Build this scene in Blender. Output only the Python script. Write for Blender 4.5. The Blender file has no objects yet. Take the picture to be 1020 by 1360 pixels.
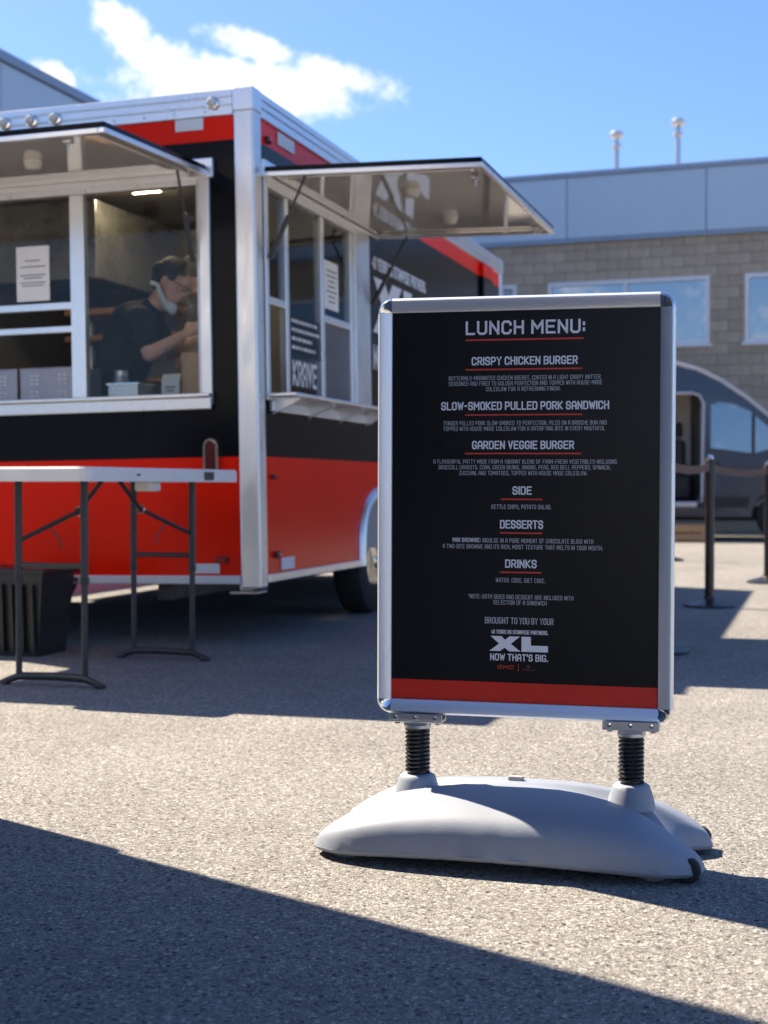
import bpy, bmesh, math, random
from mathutils import Vector, Matrix, noise
from mathutils.geometry import tessellate_polygon
random.seed(7)
R = math.radians
sc = bpy.context.scene
COL = sc.collection

# ------------------------------------------------------------------ camera
F_PX, CAM_H, HORIZON = 1950.0, 0.83, 645.0          # photograph is 1020 x 1360
PITCH = math.atan((680 - HORIZON) / F_PX)
cd = bpy.data.cameras.new('camera'); cam = bpy.data.objects.new('camera', cd); COL.objects.link(cam)
cam.location = (0, 0, CAM_H); cam.rotation_euler = (math.pi / 2 - PITCH, 0, 0)
cd.sensor_fit = 'VERTICAL'; cd.sensor_height = 36.0; cd.lens = F_PX / 1360 * 36
cd.clip_start = 0.05; cd.clip_end = 2000
cd.dof.use_dof = True; cd.dof.focus_distance = 3.27; cd.dof.aperture_fstop = 4.6; cd.dof.aperture_blades = 9
sc.camera = cam

# ------------------------------------------------------------------ world
SUN_EL = 49.0
SUN_H = Vector((-0.75, 0.66)).normalized()           # horizontal direction towards the sun
w = bpy.data.worlds.new('World'); sc.world = w; w.use_nodes = True
nt = w.node_tree; nt.nodes.clear()
def wn(t, **k):
    n = nt.nodes.new(t)
    for a, b in k.items(): setattr(n, a, b)
    return n
def wl(a, b): nt.links.new(a, b)
def wmath(op, a, b=None, clamp=False):
    n = wn('ShaderNodeMath', operation=op, use_clamp=clamp)
    for i, x in enumerate((a, b)):
        if x is None: continue
        if isinstance(x, (int, float)): n.inputs[i].default_value = x
        else: wl(x, n.inputs[i])
    return n.outputs[0]
sky = wn('ShaderNodeTexSky', sky_type='NISHITA'); sky.sun_disc = False
sky.sun_elevation = R(SUN_EL); sky.sun_rotation = math.atan2(SUN_H.x, SUN_H.y)
sky.air_density = 1.0; sky.dust_density = 1.6; sky.ozone_density = 6.0; sky.altitude = 1000
tc = wn('ShaderNodeTexCoord')
def wdot(v):
    n = wn('ShaderNodeVectorMath', operation='DOT_PRODUCT'); wl(tc.outputs['Generated'], n.inputs[0])
    n.inputs[1].default_value = v; return n.outputs['Value']
nz = wn('ShaderNodeTexNoise'); nz.inputs['Scale'].default_value = 30; nz.inputs['Detail'].default_value = 10; nz.inputs['Roughness'].default_value = 0.66
wl(tc.outputs['Generated'], nz.inputs['Vector'])
nz2 = wn('ShaderNodeTexNoise'); nz2.inputs['Scale'].default_value = 2.1; nz2.inputs['Detail'].default_value = 7; nz2.inputs['Roughness'].default_value = 0.55
wl(tc.outputs['Generated'], nz2.inputs['Vector'])
def lobe(px, py, hw, hh, rot=0.0):
    """cumulus bank: an ellipse of the sky, broken up by noise"""
    c = Vector(((px - 510) / F_PX, 1.0, (HORIZON - py) / F_PX)).normalized()
    r = Vector((c.y, -c.x, 0)).normalized(); u = r.cross(c)
    r2 = r * math.cos(rot) + u * math.sin(rot); u2 = u * math.cos(rot) - r * math.sin(rot)
    a = wmath('DIVIDE', wdot(r2), hw / F_PX); b = wmath('DIVIDE', wdot(u2), hh / F_PX)
    d = wmath('SQRT', wmath('ADD', wmath('MULTIPLY', a, a), wmath('MULTIPLY', b, b)))
    front = wmath('GREATER_THAN', wdot(c), 0.0)
    return wmath('MULTIPLY', wmath('SUBTRACT', 1.0, d), front)
m = lobe(300, 124, 212, 58)
for a in ((240, 105, 130, 42, -0.5), (165, 35, 52, 26, -0.5), (455, 104, 88, 28, -0.25), (390, 125, 80, 46), (75, 108, 40, 24, -0.6), (330, 62, 80, 26, -0.3)):
    m = wmath('MAXIMUM', m, lobe(*a))
n0 = wmath('MULTIPLY', wmath('SUBTRACT', nz.outputs['Fac'], 0.5), 2.9)
near = wmath('ADD', wmath('MULTIPLY', m, 1.5), n0)
r1 = wn('ShaderNodeMapRange', interpolation_type='SMOOTHSTEP'); r1.inputs['From Min'].default_value = 0.10; r1.inputs['From Max'].default_value = 0.92
wl(near, r1.inputs['Value'])
r1b = wmath('MULTIPLY', r1.outputs[0], wmath('GREATER_THAN', m, -0.5))
r2 = wn('ShaderNodeMapRange', interpolation_type='SMOOTHSTEP'); r2.inputs['From Min'].default_value = 0.66; r2.inputs['From Max'].default_value = 0.76
wl(nz2.outputs['Fac'], r2.inputs['Value'])
# scattered fair-weather cumulus elsewhere over the dome, clear around the big bank
away = wn('ShaderNodeMapRange'); away.inputs['From Min'].default_value = 0.86; away.inputs['From Max'].default_value = 0.70
wl(wdot(Vector((-0.05, 1, 0.2)).normalized()), away.inputs['Value'])
far = wmath('MULTIPLY', r2.outputs[0], away.outputs[0])
cl = wmath('MAXIMUM', r1b, far, True)
cmix = wn('ShaderNodeMixRGB'); wl(cl, cmix.inputs[0]); tint = wn('ShaderNodeMixRGB', blend_type='MULTIPLY'); tint.inputs[0].default_value = 1.0; tint.inputs[2].default_value = (0.90, 0.98, 1.12, 1); wl(sky.outputs[0], tint.inputs[1]); wl(tint.outputs[0], cmix.inputs[1]); shade = wn('ShaderNodeMapRange'); shade.inputs['From Min'].default_value = 0.3; shade.inputs['From Max'].default_value = 0.62; wl(nz.outputs['Fac'], shade.inputs['Value'])
ccol = wn('ShaderNodeMixRGB'); wl(shade.outputs[0], ccol.inputs[0]); ccol.inputs[1].default_value = (5.0, 5.4, 6.2, 1); ccol.inputs[2].default_value = (7.4, 7.4, 7.5, 1); wl(ccol.outputs[0], cmix.inputs[2])
bg = wn('ShaderNodeBackground'); bg.inputs['Strength'].default_value = 0.064
wl(cmix.outputs[0], bg.inputs['Color'])
wo = wn('ShaderNodeOutputWorld'); wl(bg.outputs[0], wo.inputs['Surface'])

sl = bpy.data.lights.new('sun', 'SUN'); so = bpy.data.objects.new('sun', sl); COL.objects.link(so)
sl.energy = 5.0; sl.angle = R(0.53); sl.color = (1.0, 0.85, 0.66)
sd = Vector((SUN_H.x * math.cos(R(SUN_EL)), SUN_H.y * math.cos(R(SUN_EL)), math.sin(R(SUN_EL))))
so.rotation_euler = sd.to_track_quat('Z', 'Y').to_euler(); so.location = sd * 40
vs = sc.view_settings; vs.view_transform = 'Standard'; vs.look = 'None'; vs.exposure = 1.56; vs.gamma = 1.0; vs.use_curve_mapping = False
sc.render.engine = 'CYCLES'; sc.cycles.max_bounces = 10; sc.cycles.transparent_max_bounces = 12
sc.cycles.use_denoising = True; sc.cycles.sample_clamp_indirect = 6.0; sc.cycles.caustics_reflective = False; sc.cycles.caustics_refractive = False

def at(px, py, Y):
    """photo pixel + depth in metres -> world point"""
    x = (px - 510) / F_PX; y = (680 - py) / F_PX
    d = Vector((x, math.cos(PITCH) + y * math.sin(PITCH), -math.sin(PITCH) + y * math.cos(PITCH)))
    return Vector((0, 0, CAM_H)) + d * (Y / d.y)

# ------------------------------------------------------------------ materials
M = {}
def mat(name, col, rough=0.5, metal=0.0, spec=0.5, var=0.0, vscale=6.0, bump=0.0, bscale=80.0, rvar=0.0, emit=None, estr=0.0, coat=0.0, aniso=None, objvar=0.0):
    m = bpy.data.materials.new(name); m.use_nodes = True; t = m.node_tree; b = t.nodes['Principled BSDF']
    b.inputs['Base Color'].default_value = (*col, 1); b.inputs['Roughness'].default_value = rough
    b.inputs['Metallic'].default_value = metal; b.inputs['Specular IOR Level'].default_value = spec
    if coat: b.inputs['Coat Weight'].default_value = coat; b.inputs['Coat Roughness'].default_value = 0.04
    tcn = t.nodes.new('ShaderNodeTexCoord'); vec = tcn.outputs['Object']
    if aniso:
        mp = t.nodes.new('ShaderNodeMapping'); mp.inputs['Scale'].default_value = aniso; t.links.new(vec, mp.inputs['Vector']); vec = mp.outputs[0]
    if var or rvar or objvar:
        n = t.nodes.new('ShaderNodeTexNoise'); n.inputs['Scale'].default_value = vscale; n.inputs['Detail'].default_value = 6; n.inputs['Roughness'].default_value = 0.6
        t.links.new(vec, n.inputs['Vector'])
        if var or objvar:
            mr = t.nodes.new('ShaderNodeMapRange'); mr.inputs['From Min'].default_value = 0.3; mr.inputs['From Max'].default_value = 0.7
            mr.inputs['To Min'].default_value = 1 - var; mr.inputs['To Max'].default_value = 1 + var; t.links.new(n.outputs['Fac'], mr.inputs['Value'])
            fac = mr.outputs[0]
            if objvar:
                oi = t.nodes.new('ShaderNodeObjectInfo'); mo = t.nodes.new('ShaderNodeMapRange')
                mo.inputs['To Min'].default_value = 1 - objvar; mo.inputs['To Max'].default_value = 1 + objvar; t.links.new(oi.outputs['Random'], mo.inputs['Value'])
                mm = t.nodes.new('ShaderNodeMath'); mm.operation = 'MULTIPLY'; t.links.new(fac, mm.inputs[0]); t.links.new(mo.outputs[0], mm.inputs[1]); fac = mm.outputs[0]
            vm = t.nodes.new('ShaderNodeVectorMath'); vm.operation = 'SCALE'; vm.inputs[0].default_value = col; t.links.new(fac, vm.inputs['Scale'])
            t.links.new(vm.outputs[0], b.inputs['Base Color'])
        if rvar:
            mr = t.nodes.new('ShaderNodeMapRange'); mr.inputs['From Min'].default_value = 0.3; mr.inputs['From Max'].default_value = 0.7
            mr.inputs['To Min'].default_value = max(0.02, rough - rvar); mr.inputs['To Max'].default_value = rough + rvar; t.links.new(n.outputs['Fac'], mr.inputs['Value'])
            t.links.new(mr.outputs[0], b.inputs['Roughness'])
    if bump:
        n2 = t.nodes.new('ShaderNodeTexNoise'); n2.inputs['Scale'].default_value = bscale; n2.inputs['Detail'].default_value = 4; t.links.new(vec, n2.inputs['Vector'])
        bp = t.nodes.new('ShaderNodeBump'); bp.inputs['Strength'].default_value = bump; bp.inputs['Distance'].default_value = 0.01
        t.links.new(n2.outputs['Fac'], bp.inputs['Height']); t.links.new(bp.outputs[0], b.inputs['Normal'])
    if emit:
        b.inputs['Emission Color'].default_value = (*emit, 1); b.inputs['Emission Strength'].default_value = estr
    M[name] = m; return m
def glass(name, tint=(0.8, 0.84, 0.84), add=0.05, ior=1.5, base=None):
    m = bpy.data.materials.new(name); m.use_nodes = True; t = m.node_tree; t.nodes.clear()
    o = t.nodes.new('ShaderNodeOutputMaterial'); mx = t.nodes.new('ShaderNodeMixShader'); g = t.nodes.new('ShaderNodeBsdfGlossy'); g.inputs['Roughness'].default_value = 0.01
    g.inputs['Color'].default_value = (0.95, 0.97, 1, 1)
    if base is None:
        tr = t.nodes.new('ShaderNodeBsdfTransparent'); tr.inputs['Color'].default_value = (*tint, 1)
    else:
        tr = t.nodes.new('ShaderNodeBsdfDiffuse'); tr.inputs['Color'].default_value = (*base, 1)
    f = t.nodes.new('ShaderNodeFresnel'); f.inputs['IOR'].default_value = ior; a = t.nodes.new('ShaderNodeMath'); a.operation = 'ADD'; a.use_clamp = True
    a.inputs[1].default_value = add; t.links.new(f.outputs[0], a.inputs[0]); t.links.new(a.outputs[0], mx.inputs[0])
    t.links.new(tr.outputs[0], mx.inputs[1]); t.links.new(g.outputs[0], mx.inputs[2]); t.links.new(mx.outputs[0], o.inputs[0])
    M[name] = m; return m

def asphalt():
    m = bpy.data.materials.new('asphalt'); m.use_nodes = True; t = m.node_tree; b = t.nodes['Principled BSDF']; N = t.nodes.new; L = t.links.new
    b.inputs['Roughness'].default_value = 0.85; b.inputs['Specular IOR Level'].default_value = 0.3
    tcn = N('ShaderNodeTexCoord'); vec = tcn.outputs['Object']
    def vor(s, feat='F1'):
        v = N('ShaderNodeTexVoronoi'); v.inputs['Scale'].default_value = s; v.feature = feat; v.voronoi_dimensions = '2D'; L(vec, v.inputs['Vector']); return v
    wob = N('ShaderNodeTexNoise'); wob.inputs['Scale'].default_value = 60; L(vec, wob.inputs['Vector'])
    va = N('ShaderNodeVectorMath'); va.operation = 'SCALE'; va.inputs['Scale'].default_value = 0.012; L(wob.outputs['Color'], va.inputs[0])
    vb = N('ShaderNodeVectorMath'); vb.operation = 'ADD'; L(tcn.outputs['Object'], vb.inputs[0]); L(va.outputs[0], vb.inputs[1]); vec = vb.outputs[0]
    v1 = vor(155); v2 = vor(320); v3 = vor(155, 'DISTANCE_TO_EDGE'); v4 = vor(320, 'DISTANCE_TO_EDGE')
    ramp = N('ShaderNodeValToRGB'); e = ramp.color_ramp; e.interpolation = 'LINEAR'
    e.elements[0].position = 0.0; e.elements[0].color = (0.10, 0.098, 0.094, 1); e.elements[1].position = 1.0; e.elements[1].color = (0.60, 0.585, 0.55, 1)
    for p, c in ((0.25, (0.27, 0.264, 0.252, 1)), (0.6, (0.37, 0.361, 0.343, 1)), (0.85, (0.46, 0.449, 0.425, 1))):
        x = e.elements.new(p); x.color = c
    sep = N('ShaderNodeSeparateColor'); L(v1.outputs['Color'], sep.inputs[0]); sep2 = N('ShaderNodeSeparateColor'); L(v2.outputs['Color'], sep2.inputs[0])
    ramp2 = N('ShaderNodeValToRGB'); ramp2.color_ramp.elements[0].color = (0.20, 0.196, 0.187, 1); ramp2.color_ramp.elements[1].color = (0.46, 0.449, 0.425, 1); L(sep2.outputs[1], ramp2.inputs[0])
    L(sep.outputs[0], ramp.inputs[0])
    # big stones show where the other channel is high, otherwise finer chips
    big = N('ShaderNodeMath'); big.operation = 'GREATER_THAN'; big.inputs[1].default_value = 0.45; L(sep.outputs[1], big.inputs[0])
    mx = N('ShaderNodeMixRGB'); L(big.outputs[0], mx.inputs[0]); L(ramp2.outputs[0], mx.inputs[1]); L(ramp.outputs[0], mx.inputs[2])
    edge = N('ShaderNodeMapRange'); edge.inputs['From Max'].default_value = 0.12; edge.inputs['To Min'].default_value = 0.35
    em = N('ShaderNodeMixRGB'); L(big.outputs[0], em.inputs[0]); L(v4.outputs['Distance'], em.inputs[1]); L(v3.outputs['Distance'], em.inputs[2]); L(em.outputs[0], edge.inputs['Value'])
    big_n = N('ShaderNodeTexNoise'); big_n.inputs['Scale'].default_value = 0.9; big_n.inputs['Detail'].default_value = 7; big_n.inputs['Roughness'].default_value = 0.65; L(tcn.outputs['Object'], big_n.inputs['Vector'])
    bm_ = N('ShaderNodeMapRange'); bm_.inputs['From Min'].default_value = 0.3; bm_.inputs['From Max'].default_value = 0.7; bm_.inputs['To Min'].default_value = 0.84; bm_.inputs['To Max'].default_value = 1.14; L(big_n.outputs['Fac'], bm_.inputs['Value'])
    mu = N('ShaderNodeMath'); mu.operation = 'MULTIPLY'; L(edge.outputs[0], mu.inputs[0]); L(bm_.outputs[0], mu.inputs[1])
    pit = vor(24); pm = N('ShaderNodeMapRange'); pm.inputs['From Min'].default_value = 0.07; pm.inputs['From Max'].default_value = 0.13; pm.inputs['To Min'].default_value = 0.25; L(pit.outputs['Distance'], pm.inputs['Value'])
    ps = N('ShaderNodeSeparateColor'); L(pit.outputs['Color'], ps.inputs[0]); pg = N('ShaderNodeMath'); pg.operation = 'GREATER_THAN'; pg.inputs[1].default_value = 0.45; L(ps.outputs[0], pg.inputs[0])
    pm2 = N('ShaderNodeMath'); pm2.operation = 'MAXIMUM'; L(pm.outputs[0], pm2.inputs[0]); L(pg.outputs[0], pm2.inputs[1])
    mu2 = N('ShaderNodeMath'); mu2.operation = 'MULTIPLY'; L(mu.outputs[0], mu2.inputs[0]); L(pm2.outputs[0], mu2.inputs[1]); mu = mu2
    sc_ = N('ShaderNodeVectorMath'); sc_.operation = 'SCALE'; L(mx.outputs[0], sc_.inputs[0]); L(mu.outputs[0], sc_.inputs['Scale'])
    L(sc_.outputs[0], b.inputs['Base Color'])
    # relief: stone domes plus fine grain
    h1 = N('ShaderNodeMath'); h1.operation = 'MULTIPLY'; h1.inputs[1].default_value = 1.0; L(sep.outputs[2], h1.inputs[0])
    h2 = N('ShaderNodeMath'); h2.operation = 'MULTIPLY'; L(edge.outputs[0], h2.inputs[0]); L(h1.outputs[0], h2.inputs[1])
    fn = N('ShaderNodeTexNoise'); fn.inputs['Scale'].default_value = 420; fn.inputs['Detail'].default_value = 3; L(tcn.outputs['Object'], fn.inputs['Vector'])
    h3 = N('ShaderNodeMath'); h3.operation = 'MULTIPLY_ADD'; h3.inputs[1].default_value = 0.5; L(fn.outputs['Fac'], h3.inputs[0]); L(h2.outputs[0], h3.inputs[2])
    bp = N('ShaderNodeBump'); bp.inputs['Strength'].default_value = 0.9; bp.inputs['Distance'].default_value = 0.008; L(h3.outputs[0], bp.inputs['Height']); L(bp.outputs[0], b.inputs['Normal'])
    M['asphalt'] = m
asphalt()
RED = (0.90, 0.017, 0.003)
mat('red_paint', RED, 0.2, var=0.04, vscale=3, spec=0.1, bump=0.02, bscale=3)
mat('black_paint', (0.004, 0.005, 0.008), 0.16, var=0.15, vscale=3, bump=0.02, bscale=3, spec=0.10)
mat('aluminium', (0.74, 0.75, 0.77), 0.36, 0.8, var=0.06, vscale=5, rvar=0.12, bump=0.03, bscale=4, aniso=(4, 4, 1))
mat('bright_aluminium', (0.80, 0.81, 0.83), 0.30, 0.85, var=0.04, vscale=3, rvar=0.04)
mat('satin_frame', (0.80, 0.84, 0.90), 0.33, 0.55, var=0.02, vscale=3, rvar=0.03)
mat('awning_metal', (0.80, 0.75, 0.69), 0.04, 0.42, var=0.04, vscale=2.5, rvar=0.02, bump=0.05, bscale=2.2)
mat('trim_white', (0.72, 0.72, 0.71), 0.4, var=0.06, vscale=6, rvar=0.1)
mat('chrome', (0.86, 0.87, 0.88), 0.06, 1.0, rvar=0.03, vscale=30)
mat('rubber', (0.022, 0.022, 0.024), 0.75, var=0.25, vscale=20, bump=0.15, bscale=120)
mat('dark_metal', (0.03, 0.033, 0.038), 0.42, 0.0, var=0.15, vscale=10, rvar=0.1)
mat('table_white', (0.74, 0.73, 0.71), 0.5, var=0.05, vscale=9, bump=0.08, bscale=180)
mat('black_plastic', (0.018, 0.018, 0.02), 0.36, var=0.2, vscale=9, bump=0.05, bscale=90, rvar=0.1)
mat('base_plastic', (0.25, 0.285, 0.345), 0.5, var=0.05, vscale=7, bump=0.08, bscale=330, rvar=0.06)
mat('base_foot', (0.33, 0.34, 0.35), 0.6, var=0.1, vscale=20)
mat('poster_black', (0.006, 0.006, 0.007), 0.30, var=0.1, vscale=3, bump=0.015, bscale=60, rvar=0.04, spec=0.36)
mat('poster_red', (0.64, 0.025, 0.010), 0.42, var=0.03, vscale=3, bump=0.10, bscale=160)
mat('print_white', (0.86, 0.88, 0.92), 0.5, var=0.02, vscale=90)
mat('print_grey', (0.56, 0.59, 0.63), 0.5, var=0.05, vscale=90)
mat('print_red', (0.66, 0.06, 0.035), 0.5, var=0.03, vscale=60)
mat('print_dim', (0.11, 0.03, 0.03), 0.5, var=0.1, vscale=60)
mat('paper', (0.88, 0.88, 0.90), 0.8, var=0.03, vscale=9)
mat('print_ink', (0.10, 0.10, 0.13), 0.8, var=0.1, vscale=30)
mat('decal_white', (0.74, 0.75, 0.76), 0.4, var=0.05, vscale=8)
mat('spring_black', (0.012, 0.012, 0.013), 0.28, var=0.1, vscale=20, rvar=0.08)
mat('lens_red', (0.42, 0.012, 0.010), 0.15, var=0.1, vscale=30)
mat('lens_dark_red', (0.10, 0.008, 0.010), 0.15, var=0.1, vscale=30)
mat('lens_clear', (0.62, 0.60, 0.55), 0.15, var=0.1, vscale=30)
mat('liner', (0.30, 0.31, 0.34), 0.45, var=0.12, vscale=3)
mat('liner_dark', (0.10, 0.10, 0.115), 0.4, var=0.2, vscale=3)
mat('steel', (0.48, 0.48, 0.50), 0.3, 0.9, var=0.12, vscale=5, rvar=0.1)
mat('warm_wood', (0.40, 0.19, 0.075), 0.55, var=0.3, vscale=7, aniso=(1, 1, 12))
mat('lamp_glow', (0.9, 0.85, 0.7), 0.4, emit=(1.0, 0.78, 0.45), estr=24.0)
mat('skin', (0.60, 0.35, 0.26), 0.5, var=0.08, vscale=14)
mat('shirt_black', (0.012, 0.012, 0.015), 0.85, var=0.2, vscale=12, bump=0.2, bscale=20)
mat('shirt_navy', (0.014, 0.02, 0.045), 0.85, var=0.2, vscale=12, bump=0.2, bscale=20)
mat('trousers', (0.02, 0.02, 0.026), 0.85, var=0.2, vscale=12)
mat('hair', (0.018, 0.013, 0.011), 0.5, var=0.3, vscale=60, bump=0.4, bscale=120)
mat('mask_cloth', (0.62, 0.66, 0.68), 0.8, var=0.06, vscale=20)
mat('cardboard', (0.42, 0.28, 0.175), 0.8, var=0.08, vscale=8)
mat('carton_white', (0.68, 0.69, 0.66), 0.6, var=0.05, vscale=8)
mat('yellow_wrap', (0.62, 0.52, 0.16), 0.5, var=0.15, vscale=20, bump=0.5, bscale=40)
mat('warmer_grey', (0.33, 0.32, 0.36), 0.35, 0.5, var=0.1, vscale=6)
mat('block', (0.46, 0.38, 0.285), 0.9, var=0.16, vscale=2.6, bump=0.5, bscale=60, objvar=0.10)
mat('mortar', (0.30, 0.27, 0.235), 0.95, var=0.1, vscale=5)
mat('clad_panel', (0.47, 0.58, 0.68), 0.35, 0.15, var=0.03, vscale=0.8, rvar=0.04, objvar=0.02)
mat('flashing', (0.27, 0.34, 0.44), 0.4, 0.3, var=0.06, vscale=3)
mat('window_frame', (0.80, 0.81, 0.82), 0.4, var=0.04, vscale=5)
mat('galvanised', (0.55, 0.56, 0.57), 0.35, 0.9, var=0.15, vscale=12)
mat('van_paint', (0.055, 0.065, 0.085), 0.22, 0.2, var=0.06, vscale=3, coat=0.4)
mat('van_trim', (0.02, 0.021, 0.023), 0.6, var=0.1, vscale=8)
mat('van_silver', (0.55, 0.57, 0.60), 0.35, 0.5, var=0.05, vscale=6)
mat('van_inside', (0.78, 0.77, 0.74), 0.7, var=0.1, vscale=4)
mat('orange_mark', (0.62, 0.15, 0.03), 0.45, var=0.05, vscale=8)
mat('pallet_wood', (0.40, 0.25, 0.13), 0.85, var=0.3, vscale=9, aniso=(1, 8, 8))
mat('belt', (0.085, 0.045, 0.04), 0.75, var=0.1, vscale=50)
mat('stanchion_black', (0.014, 0.015, 0.018), 0.33, var=0.15, vscale=12, rvar=0.08)
mat('trailer_white', (0.74, 0.74, 0.73), 0.4, var=0.04, vscale=2)
mat('trailer_navy', (0.02, 0.026, 0.045), 0.4, var=0.1, vscale=2, spec=0.3)
glass('window_glass', (0.93, 0.95, 0.95), 0.0, 1.24)
glass('building_glass', base=(0.012, 0.017, 0.022), add=0.34, ior=1.6)
glass('van_glass', base=(0.015, 0.02, 0.025), add=0.26, ior=1.6)

# ------------------------------------------------------------------ mesh helpers
class MB:
    def __init__(s): s.v = []; s.f = []; s.m = []; s.sm = []
    def add(s, vs, fs, mi=0, smooth=False, T=None):
        o = len(s.v); s.v += [tuple((T @ Vector(p)) if T else p) for p in vs]
        for f in fs: s.f.append(tuple(i + o for i in f)); s.m.append(mi); s.sm.append(smooth)
        return s
    def box(s, lo, hi, b=0.0, mi=0, T=None):
        lo = Vector(lo); hi = Vector(hi)
        if b <= 0:
            x0, y0, z0 = lo; x1, y1, z1 = hi
            return s.add([(x0,y0,z0),(x1,y0,z0),(x1,y1,z0),(x0,y1,z0),(x0,y0,z1),(x1,y0,z1),(x1,y1,z1),(x0,y1,z1)],
                  [(3,2,1,0),(4,5,6,7),(0,1,5,4),(1,2,6,5),(2,3,7,6),(3,0,4,7)], mi, False, T)
        bm = bmesh.new(); bmesh.ops.create_cube(bm, size=1.0)
        for v in bm.verts: v.co = Vector([lo[i] + (v.co[i] + 0.5) * (hi[i] - lo[i]) for i in range(3)])
        bmesh.ops.bevel(bm, geom=bm.edges[:], offset=b, segments=2, profile=0.5, affect='EDGES')
        return s.addbm(bm, mi, T)
    def addbm(s, bm, mi=0, T=None, smooth=False):
        bm.verts.index_update(); s.add([v.co[:] for v in bm.verts], [[v.index for v in f.verts] for f in bm.faces], mi, smooth, T); bm.free(); return s
    def tube(s, path, r, n=10, mi=0, caps=True, closed=False, smooth=True, T=None):
        path = [Vector(p) for p in path]; k = len(path); rs = r if isinstance(r, (list, tuple)) else [r] * k
        vs = []; fs = []; up = None
        for i, p in enumerate(path):
            a = path[(i - 1) % k] if (closed or i > 0) else p; b = path[(i + 1) % k] if (closed or i < k - 1) else p
            t = (b - a).normalized()
            if up is None: up = Vector((0, 0, 1)) if abs(t.z) < 0.9 else Vector((1, 0, 0))
            e1 = (up - t * up.dot(t)).normalized(); e2 = t.cross(e1); up = e1
            for j in range(n):
                an = 2 * math.pi * j / n; vs.append(p + (e1 * math.cos(an) + e2 * math.sin(an)) * rs[i])
        for i in range(k if closed else k - 1):
            for j in range(n):
                a = i * n + j; b = i * n + (j + 1) % n; c = ((i + 1) % k) * n + (j + 1) % n; d = ((i + 1) % k) * n + j
                fs.append((a, b, c, d))
        if caps and not closed: fs += [tuple(range(n))[::-1], tuple(range((k - 1) * n, k * n))]
        return s.add(vs, fs, mi, smooth, T)
    def lathe(s, prof, n=32, mi=0, T=None, smooth=True, axis='Z'):
        vs = []; fs = []; k = len(prof)
        for r_, z in prof:
            for j in range(n):
                a = 2 * math.pi * j / n
                p = (r_ * math.cos(a), r_ * math.sin(a), z)
                vs.append(p if axis == 'Z' else ((p[2], p[0], p[1]) if axis == 'X' else (p[1], p[2], p[0])))
        for i in range(k - 1):
            for j in range(n): fs.append((i*n+j, i*n+(j+1)%n, (i+1)*n+(j+1)%n, (i+1)*n+j))
        if prof[0][0] > 1e-6: fs.append(tuple(range(n))[::-1])
        if prof[-1][0] > 1e-6: fs.append(tuple(range((k-1)*n, k*n)))
        return s.add(vs, fs, mi, smooth, T)
    def prism(s, poly, axis, a, b, mi=0, T=None, smooth=False):
        """2D polygon extruded along axis (0,1,2) from a to b"""
        def mk(p, h):
            q = list(p); q.insert(axis, h); return tuple(q)
        n = len(poly); vs = [mk(p, a) for p in poly] + [mk(p, b) for p in poly]
        return s.add(vs, [tuple(range(n))[::-1], tuple(range(n, 2*n))] + [(i, (i+1)%n, n+(i+1)%n, n+i) for i in range(n)], mi, smooth, T)
    def build(s, name, mats, parent=None, T=None):
        me = bpy.data.meshes.new(name); me.from_pydata(s.v, [], s.f)
        for x in (mats if isinstance(mats, (list, tuple)) else [mats]): me.materials.append(M[x])
        for p, mi, sm in zip(me.polygons, s.m, s.sm): p.material_index = mi; p.use_smooth = sm
        bm = bmesh.new(); bm.from_mesh(me); bmesh.ops.recalc_face_normals(bm, faces=bm.faces[:]); bm.to_mesh(me); bm.free()
        if any(s.sm) and len(s.f) > 8: me.set_sharp_from_angle(angle=R(40))
        me.update()
        o = bpy.data.objects.new(name, me); COL.objects.link(o)
        if parent: o.parent = parent
        if T is not None: o.matrix_local = T
        return o
def raw(name, me, parent=None):
    o = bpy.data.objects.new(name, me); COL.objects.link(o)
    if parent: o.parent = parent
    return o
def tag(o, label=None, cat=None, group=None, kind=None):
    if label: o['label'] = label
    if cat: o['category'] = cat
    if group: o['group'] = group
    if kind: o['kind'] = kind
    return o
def thing(name, label, cat, T=None, group=None):
    o = bpy.data.objects.new(name, None); COL.objects.link(o); o.empty_display_size = 0.1
    if T is not None: o.matrix_world = T
    return tag(o, label, cat, group)
def copy_tree(o, parent=None):
    c = o.copy(); COL.objects.link(c); c.parent = parent
    for ch in [x for x in COL.objects if x.parent == o]: copy_tree(ch, c)
    return c
def TR(x, y, z, rz=0.0, ry=0.0, rx=0.0):
    return Matrix.Translation((x, y, z)) @ Matrix.Rotation(rz, 4, 'Z') @ Matrix.Rotation(ry, 4, 'Y') @ Matrix.Rotation(rx, 4, 'X')

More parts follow.
